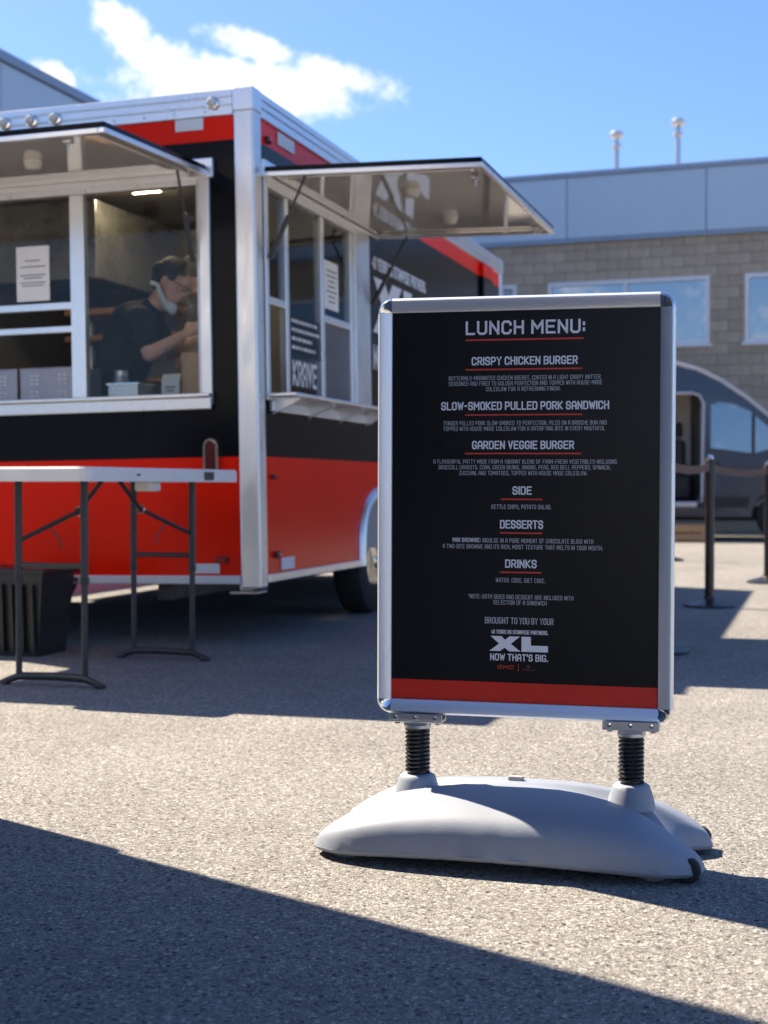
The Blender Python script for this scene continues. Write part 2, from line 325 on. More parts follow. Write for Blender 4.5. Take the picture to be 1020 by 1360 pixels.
# ------------------------------------------------------------------ stroke lettering (squared capitals with clipped corners)
c = 0.95
GL = {
 'A': [[(0,0),(0,4.6),(c+.2,6),(4-c-.2,6),(4,4.6),(4,0)],[(0,2.3),(4,2.3)]],
 'B': [[(0,0),(0,6),(4-c,6),(3.8,5.2),(3.8,3.9),(3.2,3.1),(0,3.1)],[(3.2,3.1),(4,2.3),(4,c),(4-c,0),(0,0)]],
 'C': [[(4,4.5),(4,6-c),(4-c,6),(c,6),(0,6-c),(0,c),(c,0),(4-c,0),(4,c),(4,1.5)]],
 'D': [[(0,0),(0,6),(4-c,6),(4,6-c),(4,c),(4-c,0),(0,0)]],
 'E': [[(3.8,6),(0,6),(0,0),(3.8,0)],[(0,3.1),(3.2,3.1)]],
 'F': [[(3.8,6),(0,6),(0,0)],[(0,3),(3.2,3)]],
 'G': [[(4,4.75),(4,6-c),(4-c,6),(c,6),(0,6-c),(0,c),(c,0),(4-c,0),(4,c),(4,2.6),(2.5,2.6)]],
 'H': [[(0,0),(0,6)],[(4,0),(4,6)],[(0,3.1),(4,3.1)]],
 'I': [[(0,0),(0,6)]],
 'J': [[(3.6,6),(3.6,c),(3.6-c,0),(c,0),(0,c),(0,1.6)]],
 'K': [[(0,0),(0,6)],[(3.9,6),(.9,3.1),(4,0)],[(0,3.1),(.9,3.1)]],
 'L': [[(0,6),(0,0),(3.6,0)]],
 'M': [[(0,0),(0,6)],[(5,0),(5,6)],[(.25,5.5),(2.5,2.3)],[(4.75,5.5),(2.5,2.3)]],
 'N': [[(0,0),(0,6)],[(4,0),(4,6)],[(.3,5.5),(3.7,.5)]],
 'O': [[(c,0),(4-c,0),(4,c),(4,6-c),(4-c,6),(c,6),(0,6-c),(0,c),(c,0)]],
 'P': [[(0,0),(0,6),(4-c,6),(4,6-c),(4,3.4),(4-c,2.5),(0,2.5)]],
 'Q': [[(c,0),(4-c,0),(4,c),(4,6-c),(4-c,6),(c,6),(0,6-c),(0,c),(c,0)],[(2.4,1.6),(4.3,-.4)]],
 'R': [[(0,0),(0,6),(4-c,6),(4,6-c),(4,3.6),(4-c,2.7),(0,2.7)],[(2,2.7),(4,0)]],
 'S': [[(4,4.7),(4,6-c),(4-c,6),(c,6),(0,6-c),(0,4),(c,3.1),(4-c,3),(4,2.1),(4,c),(4-c,0),(c,0),(0,c),(0,1.4)]],
 'T': [[(0,6),(4,6)],[(2,6),(2,0)]],
 'U': [[(0,6),(0,c),(c,0),(4-c,0),(4,c),(4,6)]],
 'V': [[(0,6),(1.95,.15)],[(4,6),(2.05,.15)]],
 'W': [[(0,6),(1.3,.15)],[(1.3,.15),(2.7,4.8)],[(2.7,4.8),(4.1,.15)],[(4.1,.15),(5.4,6)]],
 'X': [[(0,6),(4,0)],[(4,6),(0,0)]],
 'Y': [[(0,6),(2,2.8),(4,6)],[(2,2.8),(2,0)]],
 'Z': [[(0,6),(4,6)],[(3.8,5.6),(.2,.4)],[(0,0),(4,0)]],
 '0': [[(c,0),(4-c,0),(4,c),(4,6-c),(4-c,6),(c,6),(0,6-c),(0,c),(c,0)]],
 '4': [[(3,0),(3,6),(0,1.8),(4,1.8)]],
 '-': [[(0,3),(2,3)]], '.': [[(0,-.1),(0,.5)]], ',': [[(.2,.5),(0,-1)]], ':': [[(0,.9),(0,1.6)],[(0,3.9),(0,4.6)]],
 "'": [[(0,4.6),(0,6.3)]], '*': [[(0,4),(1.6,5.6)],[(1.6,4),(0,5.6)]], '|': [[(0,-.5),(0,6.5)]],
}
def strokes(text, wide=0.9, gap=2.0, space=2.6):
    out = []; x = 0.0
    for ch in text:
        if ch == ' ': x += space; continue
        g = GL[ch]; out += [[(x + p[0] * wide, p[1]) for p in st] for st in g]
        x += max(p[0] for st in g for p in st) * wide + gap
    return out, x - gap
def letter_mesh(mb, text, cx, cz, width, cap, th, mi=0, y=0.0, slant=0.0, **k):
    """flat lettering in the local x-z plane, centred on cx, cz; th = stroke width / cap height"""
    st, wtot = strokes(text, **k); t = th * cap; sy = (cap - t) / 6.0; sx = (width - t) / wtot; h = t / 2
    for line in st:
        P = [Vector((cx - width / 2 + h + p[0] * sx, cz - cap / 2 + h + p[1] * sy)) for p in line]
        closed = (P[0] - P[-1]).length < 1e-6
        if closed: P = P[:-1]
        n = len(P); Lp = []; Rp = []
        for i in range(n):
            a = P[i - 1] if (i > 0 or closed) else None; b = P[(i + 1) % n] if (i < n - 1 or closed) else None
            d1 = (P[i] - a).normalized() if a is not None else None; d2 = (b - P[i]).normalized() if b is not None else None
            if d1 is None: d1 = d2; e0 = -d2 * h * 0.999
            elif d2 is None: d2 = d1; e0 = d1 * h * 0.999
            else: e0 = Vector((0, 0))
            n1 = Vector((-d1.y, d1.x)); n2 = Vector((-d2.y, d2.x)); mm = (n1 + n2)
            mm = mm.normalized() if mm.length > 1e-4 else n1
            s_ = h / max(0.78, mm.dot(n1)); Lp.append(P[i] + e0 + mm * s_); Rp.append(P[i] + e0 - mm * s_)
        vs = [(p.x + slant * (p.y - cz), y, p.y) for p in Lp] + [(p.x + slant * (p.y - cz), y, p.y) for p in Rp]
        fs = [(i, (i + 1) % n, n + (i + 1) % n, n + i) for i in range(n if closed else n - 1)]
        mb.add(vs, fs, mi)
    return mb
def xl_mesh(mb, x0, z0, W, H, y, mi=0):
    """the slab XL mark: wide slanting X then L"""
    def q(*pts): mb.add([(x0 + a * W, y, z0 + b * H) for a, b in pts], [tuple(range(len(pts)))], mi)
    q((.02,1),(.22,1),(.28,.74),(.215,.52)); q((.22,1),(.28,.74),(.215,.52))
    mb.v = mb.v[:-7]; mb.f = mb.f[:-2]; mb.m = mb.m[:-2]; mb.sm = mb.sm[:-2]
    q((.02,1),(.21,1),(.27,.76),(.345,1),(.52,1),(.37,.50),(.535,0),(.335,0),(.265,.23),(.18,0),(0,0),(.165,.50))
    q((.55,1),(.71,1),(.71,.42),(1.0,.42),(1.0,0),(.55,0))

# ------------------------------------------------------------------ ground
g = MB(); g.add([(-400,-200,0),(400,-200,0),(400,900,0),(-400,900,0)], [(0,1,2,3)])
tag(g.build('asphalt_ground', 'asphalt'), kind='structure')

# ================================================================== background building
BA = -math.atan2(1950, 5150)
BT = TR(4.7, 27.0, 0, BA)
bld = thing('warehouse_building', 'tan concrete block building with pale blue metal parapet behind the dark van', 'building', BT)
X0, X1, ZB, ZP = -7.4, 17.0, 5.4, 6.65
wins = [(a, a + 2.99, 3.40, 4.62) for a in (-5.33, -1.73, 1.88, 5.48, 9.08, 12.68)]
# recessed mortar sheet with the window openings left out
cols = sorted({X0, X1, *[v for q in wins for v in q[:2]]}); rows = [0, 3.40, 4.62, ZB + 0.1]
mb = MB()
for i in range(len(cols) - 1):
    for j in range(3):
        if j == 1 and any(abs(cols[i] - q[0]) < 1e-6 for q in wins): continue
        mb.add([(cols[i],.012,rows[j]),(cols[i+1],.012,rows[j]),(cols[i+1],.012,rows[j+1]),(cols[i],.012,rows[j+1])], [(0,1,2,3)])
mb.box((X0, 9.9, 0), (X1, 10, ZB)); mb.box((X1 - .2, .2, 0), (X1 - 0.01, 9.8, ZB)); mb.box((X0, .05, ZB), (X1, 9.95, ZB + .1))
mb.build('wall_core', 'mortar', bld)
one = MB().box((0, 0, 0), (.392, .05, .192), b=0.006); blk = one.build('block', 'block', bld); bme = blk.data; first = True
rest = MB(); nblk = 0
for r_ in range(int(ZB / .2)):
    z = r_ * .2; off = .2 if r_ % 2 else 0.0; x = X0 - .2 + off
    while x < X1:
        a, b = x, x + .392; x += .4
        segs = [(a, b)]
        for q in wins:
            if z + .1 > q[2] and z + .1 < q[3]:
                ns = []
                for s0, s1 in segs:
                    if s1 <= q[0] or s0 >= q[1]: ns.append((s0, s1))
                    else:
                        if s0 < q[0]: ns.append((s0, q[0]))
                        if s1 > q[1]: ns.append((q[1], s1))
                segs = ns
        for s0, s1 in segs:
            s0 = max(s0, X0)
            if s1 - s0 < .03: continue
            dy = random.uniform(-.004, .004)
            if s0 > -2.75 and s1 < 2.7 and z >= 2.35:
                o = blk if first else raw('block', bme, bld); first = False; nblk += 1
                o.location = (s0, dy - .012, z + .004); o.scale = ((s1 - s0) / .392, 1, 1)
            else: rest.box((s0, dy - .012, z + .004), (s1, .03, z + .196))
o = rest.build('block_courses', 'block', bld); o['kind'] = 'stuff'
for q in wins:
    t = MB(); a, b, z0, z1 = q; fw = .07
    t.box((a, -.03, z0), (b, .09, z0 + fw)); t.box((a, -.03, z1 - fw), (b, .09, z1)); t.box((a, -.028, z0 + fw), (a + fw, .09, z1 - fw)); t.box((b - fw, -.028, z0 + fw), (b, .09, z1 - fw))
    mid = a + 1.46; t.box((mid - .035, -.025, z0 + fw), (mid + .035, .09, z1 - fw))
    wi = t.build('window', 'window_frame', bld)
    for s0, s1 in ((a + fw, mid - .035), (mid + .035, b - fw)):
        MB().box((s0, .03, z0 + fw), (s1, .045, z1 - fw)).build('pane', 'building_glass', wi)
    MB().box((a - .05, -.07, z0 - .06), (b + .05, .08, z0 - .002), b=.01).build('sill', 'window_frame', wi)
# metal parapet: panels with open joints, cap flashing and lower drip
px = -7.4
joints = [-7.4, -6.47, -3.9, -1.36, 1.20, 3.77, 6.33, 8.9, 11.46, 14.0, 17.0]
for a, b in zip(joints[:-1], joints[1:]):
    MB().box((a + .007, -.09, ZB + .02), (b - .007, -.03, ZP - .1), b=.008).build('parapet_panel', 'clad_panel', bld)
MB().box((X0, -.028, ZB - .02), (X1, .15, ZP - .08)).build('parapet_backing', 'van_trim', bld)
MB().box((X0, -.13, ZP - .1), (X1, .25, ZP), b=.012).build('parapet_cap', 'flashing', bld)
MB().box((X0, -.10, ZB - .06), (X1, -.012, ZB + .012), b=.006).build('drip_edge', 'flashing', bld)
for i, (pxx, lab) in enumerate(((-.78, 'shorter'), (.41, 'taller'))):
    b0 = BT @ Vector((pxx, 1.6, ZB + .1)); h = (ZP - ZB) + (.92, 1.06)[i]
    v = thing('roof_vent', ('galvanised roof vent pipe with round cap, farther along the parapet towards the trailer', 'galvanised roof vent pipe with round cap standing above the wide window corner')[i], 'vent', TR(b0.x, b0.y, b0.z), 'vent pipes on the warehouse roof')
    MB().lathe([(.055, 0), (.055, h)], 20).build('pipe', 'galvanised', v)
    MB().lathe([(.06, h - .28), (.10, h - .25), (.10, h - .21), (.06, h - .19)], 20).build('collar', 'galvanised', v)
    MB().lathe([(.0, h + .09), (.08, h + .075), (.13, h + .03), (.135, h - .02), (.12, h - .05), (.06, h - .08)], 24).build('cap', 'galvanised', v)
# metal-clad wing on the left
WT = TR(-5.2, 19.8, 0, math.atan2(.29, -.957) + math.pi)    # local +y runs away from the camera
WT = Matrix.Translation((-5.2, 19.8, 0)) @ Matrix.Rotation(-math.atan2(.29, .957), 4, 'Z')
wing = thing('metal_building', 'blue-grey metal clad building rising behind the food trailer roof', 'building', WT)
mb = MB().box((-9, -12, 0), (-.06, 10.2, 6.5)); mb.build('wall_core', 'van_trim', wing)
for i in range(11):
    y0 = -12 + i * 2.02
    for z0, z1 in ((0, 2.6), (2.62, 5.3), (5.32, 6.55)):
        MB().box((-.07, y0 + .012, z0 + .01), (0, y0 + 2.008, z1), b=.008).build('wall_panel', 'clad_panel', wing)
for i in range(4):
    MB().box((-9 + i * 2.25 + .012, -12.06, 0.01), (-9 + i * 2.25 + 2.238, -12.0, 6.55), b=.008).build('wall_panel', 'clad_panel', wing)
MB().box((-9.05, -12.1, 6.56), (.05, 10.2, 6.7), b=.012).build('roof_cap', 'flashing', wing)

rb = thing('unseen_building', 'added low tan clad building, unseen across the yard facing the trailer', 'building', TR(0, -48, 0))  # added building, out of view; gives the windows a horizon to reflect
MB().box((-34, -14, 0), (34, -.06, 5.2)).build('wall_core', 'van_trim', rb)
mat('tan_clad', (0.30, 0.27, 0.24), 0.6, var=0.12, vscale=0.5, objvar=0.08)
for i in range(17):
    for z0, z1 in ((0, 3.1), (3.12, 5.2)): MB().box((-34 + i * 4 + .02, -.08, z0 + .01), (-34 + i * 4 + 3.98, 0, z1), b=.01).build('wall_panel', 'tan_clad', rb)
for i in range(5):
    x = -26 + i * 12; wn_ = MB().box((x, -.02, .05), (x + 3.4, .03, 3.6), b=.01).build('loading_door', 'flashing', rb)
    for k_ in range(6): MB().box((x + .1, .025, .15 + k_ * .57), (x + 3.3, .05, .68 + k_ * .57), b=.01).build('door_slat', 'window_frame', wn_)
MB().box((-34.1, -14.1, 5.22), (34.1, .1, 5.4), b=.02).build('roof_cap', 'flashing', rb)

# ================================================================== cargo van
VT = TR(5.1, 23.2, 0, R(-15))
van = thing('cargo_van', 'dark high-roof cargo van with its sliding door open beside the block building', 'van', VT)
# local x forward (0 = pillar between the side door and the cab), y into the picture
sil = [(-4.05,.42),(-4.08,1.0),(-4.04,2.3),(-3.95,2.62),(-3.7,2.74),(-1.2,2.76),(-.5,2.72),(-.1,2.60),(.25,2.42),(.65,2.14),(1.05,1.80),(1.28,1.55),(1.55,1.42),(1.82,1.28),(1.98,1.05),(2.02,.75),(1.98,.45),(1.86,.38)]
def arc(cx, cz, r, n=10, a0=0, a1=180): return [(cx + r * math.cos(R(a0 + (a1 - a0) * i / n)), cz + r * math.sin(R(a0 + (a1 - a0) * i / n))) for i in range(n + 1)]
out = sil + [(1.55, .36)] + arc(1.12, .36, .42, 12, 0, 180) + [(.7, .36), (-2.55, .36)] + arc(-2.95, .36, .42, 12, 0, 180)[1:] + [(-3.37, .36), (-3.9, .38)]
door = [(-1.42,.58),(-.03,.58),(-.01,2.08),(-.07,2.2),(-.18,2.24),(-1.30,2.24),(-1.42,2.14)]
def lean(z): return 0.0 if z < 1.2 else .10 * ((z - 1.2) / 1.5) ** 1.5
def side(mbx, y, sgn, holes):
    polys = [[Vector((p[0], p[1], 0)) for p in out]] + [[Vector((p[0], p[1], 0)) for p in h] for h in holes]
    flat = [p for q in polys for p in q]
    mbx.add([(p.x, y + sgn * lean(p.y), p.y) for p in flat], [tuple(t) for t in tessellate_polygon(polys)])
b = MB(); side(b, -1.0, 1, [door]); side(b, 1.0, -1, [])
n = len(out); ins = []
cxm, czm = -1.0, 1.4
for p in out:
    q = Vector((p[0] - cxm, p[1] - czm)); ins.append(p)
vs = []
for yy, grow in ((-1.0, 0.0), (-.93, .035), (-.8, .05), (.8, .05), (.93, .035), (1.0, 0.0)):
    for p in out:
        dx, dz = p[0] - cxm, p[1] - czm; l = math.hypot(dx, dz); k_ = 1 + (grow / l if p[1] > .6 else 0)
        vs.append((cxm + dx * k_, yy + (lean(p[1]) if yy < 0 else -lean(p[1])), czm + dz * k_))
fs = []
for i in range(5):
    for j in range(n): fs.append((i*n+j, i*n+(j+1)%n, (i+1)*n+(j+1)%n, (i+1)*n+j))
b.add(vs, fs, 0, True); b.build('body', 'van_paint', van)
# cargo room seen through the side door
MB().box((-3.9, .80, .6), (-.3, .84, 2.5)).build('inner_wall', 'van_inside', van)
MB().box((-3.9, -.93, .52), (-.05, .84, .575)).build('cargo_floor', 'van_trim', van)
MB().box((-.09, -.2, .6), (-.05, .8, 2.3)).build('bulkhead', 'van_inside', van)
MB().box((-1.45, -1.06, .50), (-.10, -.9, .585), b=.015).build('door_sill', 'van_silver', van)
t = MB(); t.tube([(p[0], -1.005 + lean(p[1]), p[1]) for p in door], .022, 8, closed=True); t.build('door_seal', 'van_silver', van)
s_ = MB(); s_.box((-.62, -.55, .6), (-.2, -.1, 1.0), b=.06); s_.box((-.5, -.55, .95), (-.32, -.1, 1.55), b=.07); s_.box((-.48, -.43, 1.58), (-.36, -.22, 1.82), b=.05); s_.build('seat', 'van_trim', van)
def pane(pts, name, m_, off=.012, th=.006, par=van):
    polys = [[Vector((p[0], p[1], 0)) for p in pts]]; q = MB()
    tr_ = [tuple(t) for t in tessellate_polygon(polys)]
    k = len(pts)
    q.add([(p[0], -1.0 + lean(p[1]) - off, p[1]) for p in pts] + [(p[0], -1.0 + lean(p[1]) - off + th, p[1]) for p in pts], tr_ + [tuple(i + k for i in f) for f in tr_] + [(i, (i+1)%k, k+(i+1)%k, k+i) for i in range(k)])
    return q.build(name, m_, par)
cab = MB()
cd_ = pane([(.0,.55),(.62,.55),(.70,.80),(.98,.86),(1.10,1.1),(1.16,1.52),(.98,1.76),(.60,2.06),(.24,2.22),(.02,2.2)], 'cab_door', 'van_paint', .006, .004)
pane([(.10,1.40),(.70,1.32),(.70,1.94),(.44,2.06),(.22,2.1),(.10,2.05)], 'window', 'van_glass', .014, .006, cd_)
pane([(.75,1.32),(1.10,1.42),(1.0,1.66),(.75,1.88)], 'window', 'van_glass', .014, .006, cd_)
pane([(.70,1.32),(.75,1.32),(.75,1.88),(.70,1.93)], 'window_bar', 'van_trim', .018, .01, cd_)
MB().box((.04, -1.05, 1.12), (.24, -1.01, 1.17), b=.012).build('door_handle', 'van_trim', cd_)
pane([(-.5,2.26),(-.44,2.26),(-.44,2.66),(-.5,2.66)], 'side_marking', 'orange_mark', .012)
pane([(-3.9,.55),(-3.4,.50),(-2.5,.50),(-1.45,.50),(-1.45,.68),(-3.9,.68)], 'side_moulding', 'van_trim', .02, .02)
pane([(-.1,.50),(.66,.50),(.66,.66),(-.1,.66)], 'side_moulding', 'van_trim', .02, .02)
t = MB(); t.tube([(-3.9,-.90,2.735),(-1.2,-.895,2.755),(-.5,-.90,2.715),(-.1,-.905,2.6),(.25,-.915,2.42),(.65,-.94,2.14),(1.05,-.965,1.8)], .03, 8); t.build('roof_rail', 'van_silver', van)
mi_ = MB().box((1.0, -1.25, 1.3), (1.14, -1.05, 1.62), b=.04); mi_.build('mirror', 'van_trim', van)
for xw in (-2.95, 1.12):
    for yy, sg in ((-.98, -1), (.98, 1)):
        wh = MB().lathe([(.20, -.11*sg), (.30, -.115*sg), (.345, -.085*sg), (.355, 0), (.345, .085*sg), (.30, .115*sg), (.2, .11*sg)], 32, axis='Y').build('wheel', 'rubber', van, TR(xw, yy - sg * .12, .355))
        MB().lathe([(.21, .10*sg), (.205, .06*sg), (.12, .05*sg), (.07, .085*sg), (.0, .09*sg)], 24, axis='Y').build('rim', 'van_silver', wh)
MB().box((-3.9, -.75, .3), (1.7, .75, .5)).build('underbody', 'van_trim', van)
# wooden pallet step below the open door
pal = thing('wooden_pallet', 'worn wooden pallet lying on the asphalt below the open van door, lower of two', 'pallet', VT @ TR(-.52, -1.5, 0))
for i in range(6): MB().box((-.6, -.4 + i * .14, .105), (.6, -.3 + i * .14, .127), b=.003).build('board', 'pallet_wood', pal)
for yy in (-.36, .0, .36): MB().box((-.6, yy - .045, .022), (.6, yy + .045, .104), b=.004).build('bearer', 'pallet_wood', pal)
for i in range(3): MB().box((-.6 + i * .55, -.4, 0), (-.5 + i * .55, .42, .02), b=.003).build('base_board', 'pallet_wood', pal)

pal2 = copy_tree(pal); pal2.location = pal.location + Vector((.02, .015, .128)); pal2['label'] = 'worn wooden pallet stacked on another as a step up to the open van door'
pal['group'] = pal2['group'] = 'pallets stacked below the van door'

# ================================================================== stanchions and belts
def stanchion(X, Y, label, parts=True):
    s = thing('stanchion', label, 'stanchion', TR(X, Y, 0), 'belt stanchions in the queue line')
    MB().lathe([(.172, 0), (.178, .006), (.174, .016), (.13, .032), (.07, .046), (.04, .056), (.036, .075)], 40).build('base', 'stanchion_black', s)
    MB().lathe([(.032, .05), (.032, .955)], 24).build('post', 'stanchion_black', s)
    MB().lathe([(.036, .90), (.038, .905), (.038, .995), (.034, 1.005), (.0, 1.01)], 24).build('belt_head', 'dark_metal', s)
    MB().lathe([(.02, 1.008), (.026, 1.02), (.022, 1.036), (.0, 1.042)], 20).build('cap', 'chrome', s)
    return s
SP = [(1.34, 7.30), (2.23, 10.05), (3.27, 12.5), (3.13, 16.2)]
SL = ['black belt stanchion standing between the menu sign and the open shade edge', 'black belt stanchion with dome base and chrome cap in the trailer shade', 'black belt stanchion on sunlit asphalt by the cab of the van', 'black belt stanchion farthest out on sunlit asphalt towards the building']
for (x, y), l in zip(SP, SL): stanchion(x, y, l)
def belt(a, b, label, sag=.03):
    a = Vector((*a, .955)); b = Vector((*b, .955)); d = (b - a).normalized(); a = a + d * .036; b = b - d * .036; nrm = Vector((-d.y, d.x, 0)) * .0015
    vs = []; fs = []; K = 14
    for i in range(K + 1):
        t = i / K; p = a.lerp(b, t); p.z -= sag * 4 * t * (1 - t)
        for s0, h in ((1, .025), (1, -.025), (-1, -.025), (-1, .025)): vs.append(p + nrm * s0 + Vector((0, 0, h)))
    for i in range(K):
        for j in range(4): fs.append((i*4+j, i*4+(j+1)%4, (i+1)*4+(j+1)%4, (i+1)*4+j))
    fs += [(0, 1, 2, 3), (K*4, K*4+1, K*4+2, K*4+3)]
    tag(MB().add(vs, fs).build('queue_belt', 'belt'), label, 'belt', 'retractable belts of the queue line')
belt(SP[0], SP[1], 'dark red belt strung between the shaded stanchion and the one beside the sign')
belt(SP[1], SP[2], 'dark red belt running from the shaded stanchion to the one by the van cab')

# ================================================================== food trailer
CORN = (-.626, 7.44)
ROT = -math.atan2(.287, .958); TILT = -.016
TT = TR(*CORN, 0, ROT, TILT)
W_, L_ = 2.62, 6.0
trl = thing('food_trailer', 'red and black food trailer with aluminium corner posts and raised serving awnings', 'trailer', TT)
Z0, Z1, Z2, Z3, Z4, Z5 = .334, .374, .98, 2.59, 2.71, 2.84
def wall(name, a0, a1, holes, fn, extra=()):
    """coloured bands with window openings; fn(a, z) -> local point"""
    rows = [Z0, Z1, Z2, Z3, Z4, Z5]; band = [2, 0, 1, 0, 2]
    zs = sorted({*rows, *[h[i] for h in holes for i in (2, 3)]}); xs = sorted({a0, a1, *[h[i] for h in holes for i in (0, 1)], *extra})
    mbx = MB()
    for i in range(len(xs) - 1):
        for j in range(len(zs) - 1):
            xm = (xs[i] + xs[i+1]) / 2; zm = (zs[j] + zs[j+1]) / 2
            if any(h[0] < xm < h[1] and h[2] < zm < h[3] for h in holes): continue
            mi = band[max(k for k in range(5) if rows[k] < zm)]
            mbx.add([fn(xs[i], zs[j]), fn(xs[i+1], zs[j]), fn(xs[i+1], zs[j+1]), fn(xs[i], zs[j+1])], [(0,1,2,3)], mi)
    return mbx.build(name, ['red_paint', 'black_paint', 'aluminium'], trl)
HR = (-2.32, -.296, 1.30, 2.37); HS = (.16, 1.62, 1.30, 2.37)
AW = 1.6 + .46
arch_c, arch_r, arch_top = 2.22, .52, .80
wall('rear_wall', -W_, 0, [HR], lambda a, z: (a, 0, z))
# side wall with a wheel opening: bottom bands cut around the arch
wh0, wh1 = arch_c - arch_r, arch_c + arch_r
def side_wall(name, x, holes):
    o = wall(name, 0, L_, holes + [(wh0, wh1, Z0, Z2)], lambda a, z: (x, a, z))
    ap = [(arch_c + arch_r * math.cos(math.pi * i / 20), Z0 + (arch_top - Z0) * math.sin(math.pi * i / 20) ** .55) for i in range(21)]
    mbx = MB()
    for (a, za), (b_, zb) in zip(ap[:-1], ap[1:]):
        mbx.add([(x, a, za), (x, b_, zb), (x, b_, Z2), (x, a, Z2)], [(0, 1, 2, 3)])
    mbx.build('wheel_arch_panel', 'red_paint', trl)
    t = MB(); prof = [(x + (.004 if x == 0 else -.004), a, z) for a, z in ap]
    t.tube(prof, .032, 8); t.build('fender', 'bright_aluminium', trl)
    return ap
ap = side_wall('side_wall', 0, [HS]); side_wall('side_wall', -W_, [])
wall('front_wall', -W_, 0, [], lambda a, z: (a, L_, z))
MB().box((-W_ + .02, .02, Z5 - .05), (-.02, L_ - .02, Z5 - .012)).build('roof', 'trailer_white', trl)
MB().box((-W_ + .02, .02, Z0 + .01), (-.02, 1.6, .43)).build('floor', 'liner_dark', trl)
MB().box((-W_ + .45, 1.6, Z0 + .01), (-.45, L_ - .02, .43)).build('floor', 'liner_dark', trl)
# inner lining
t = MB()
for a0, a1, z0, z1 in ((-W_+.05, HR[0], .43, 2.78), (HR[1], -.05, .43, 2.78), (HR[0], HR[1], .43, HR[2]), (HR[0], HR[1], HR[3], 2.78)):
    t.add([(a0,.055,z0),(a1,.055,z0),(a1,.055,z1),(a0,.055,z1)], [(0,1,2,3)])
for a0, a1, z0, z1 in ((.055, HS[0], .43, 2.78), (HS[1], L_-.05, .43, 2.78), (HS[0], HS[1], .43, HS[2]), (HS[0], HS[1], HS[3], 2.78)):
    t.add([(-.055,a0,z0),(-.055,a1,z0),(-.055,a1,z1),(-.055,a0,z1)], [(0,1,2,3)])
t.add([(-W_+.055,.055,.43),(-W_+.055,L_-.05,.43),(-W_+.055,L_-.05,2.78),(-W_+.055,.055,2.78)], [(0,1,2,3)])
t.add([(-W_+.055,3.2,.43),(-.055,3.2,.43),(-.055,3.2,2.78),(-W_+.055,3.2,2.78)], [(0,1,2,3)])
t.add([(-W_+.05,.05,2.77),(-.05,.05,2.77),(-.05,L_-.05,2.77),(-W_+.05,L_-.05,2.77)], [(0,1,2,3)])
t.build('inner_lining', 'liner', trl)
# corner posts, roof rails, base rails
for x, y in ((0, 0), (-W_, 0), (0, L_), (-W_, L_)):
    sx = 1 if x == 0 else -1; sy = -1 if y == 0 else 1
    lo = Vector((min(x + sx*.012, x - sx*.098), min(y + sy*.012, y - sy*.098), Z0 - .03)); hi = Vector((max(x + sx*.012, x - sx*.098), max(y + sy*.012, y - sy*.098), Z5 - .02))
    MB().box(lo, hi, b=.012).build('corner_post', 'aluminium', trl)
    cp = MB().box(lo + Vector((-.004, -.004, 2.42)), hi + Vector((.004, .004, .026)), b=.01); cp.build('post_cap', 'bright_aluminium', trl)
def rails(lo1, hi1, name, m_): MB().box(lo1, hi1, b=.006).build(name, m_, trl)
rails((-W_+.1, -.014, Z4), (-.1, .01, Z5+.002), 'roof_rail', 'bright_aluminium'); rails((-.01, .1, Z4), (.014, L_-.1, Z5+.002), 'roof_rail', 'bright_aluminium')
rails((-W_-.014, .1, Z4), (-W_+.01, L_-.1, Z5+.002), 'roof_rail', 'bright_aluminium')
for zz in (2.757, 2.80):
    rails((-W_+.1, -.019, zz), (-.1, -.012, zz+.008), 'rail_lip', 'bright_aluminium'); rails((.012, .1, zz), (.019, L_-.1, zz+.008), 'rail_lip', 'bright_aluminium')
rails((-W_+.1, -.016, Z0-.004), (-.1, .01, Z1), 'base_rail', 'trim_white')
rails((-.01, .1, Z0-.004), (.016, wh0-.01, Z1), 'base_rail', 'bright_aluminium'); rails((-.01, wh1+.01, Z0-.004), (.016, L_-.1, Z1), 'base_rail', 'bright_aluminium')
MB().box((.005, 5.14, Z1), (.03, 5.5, Z4 - .005), b=.01).build('cover_strip', 'black_paint', trl)
MB().box((.006, 5.135, Z3), (.034, 5.505, Z4), b=.01).build('cover_strip_top', 'red_paint', trl)
rv = MB()
for i in range(14): rv.lathe([(.007, 0), (.006, .004), (0, .005)], 8, T=TR(-.25 - i * .17, -.0145, 2.735, 0, 0, R(90)))
o = rv.build('rivets', 'steel', trl); o['kind'] = 'stuff'
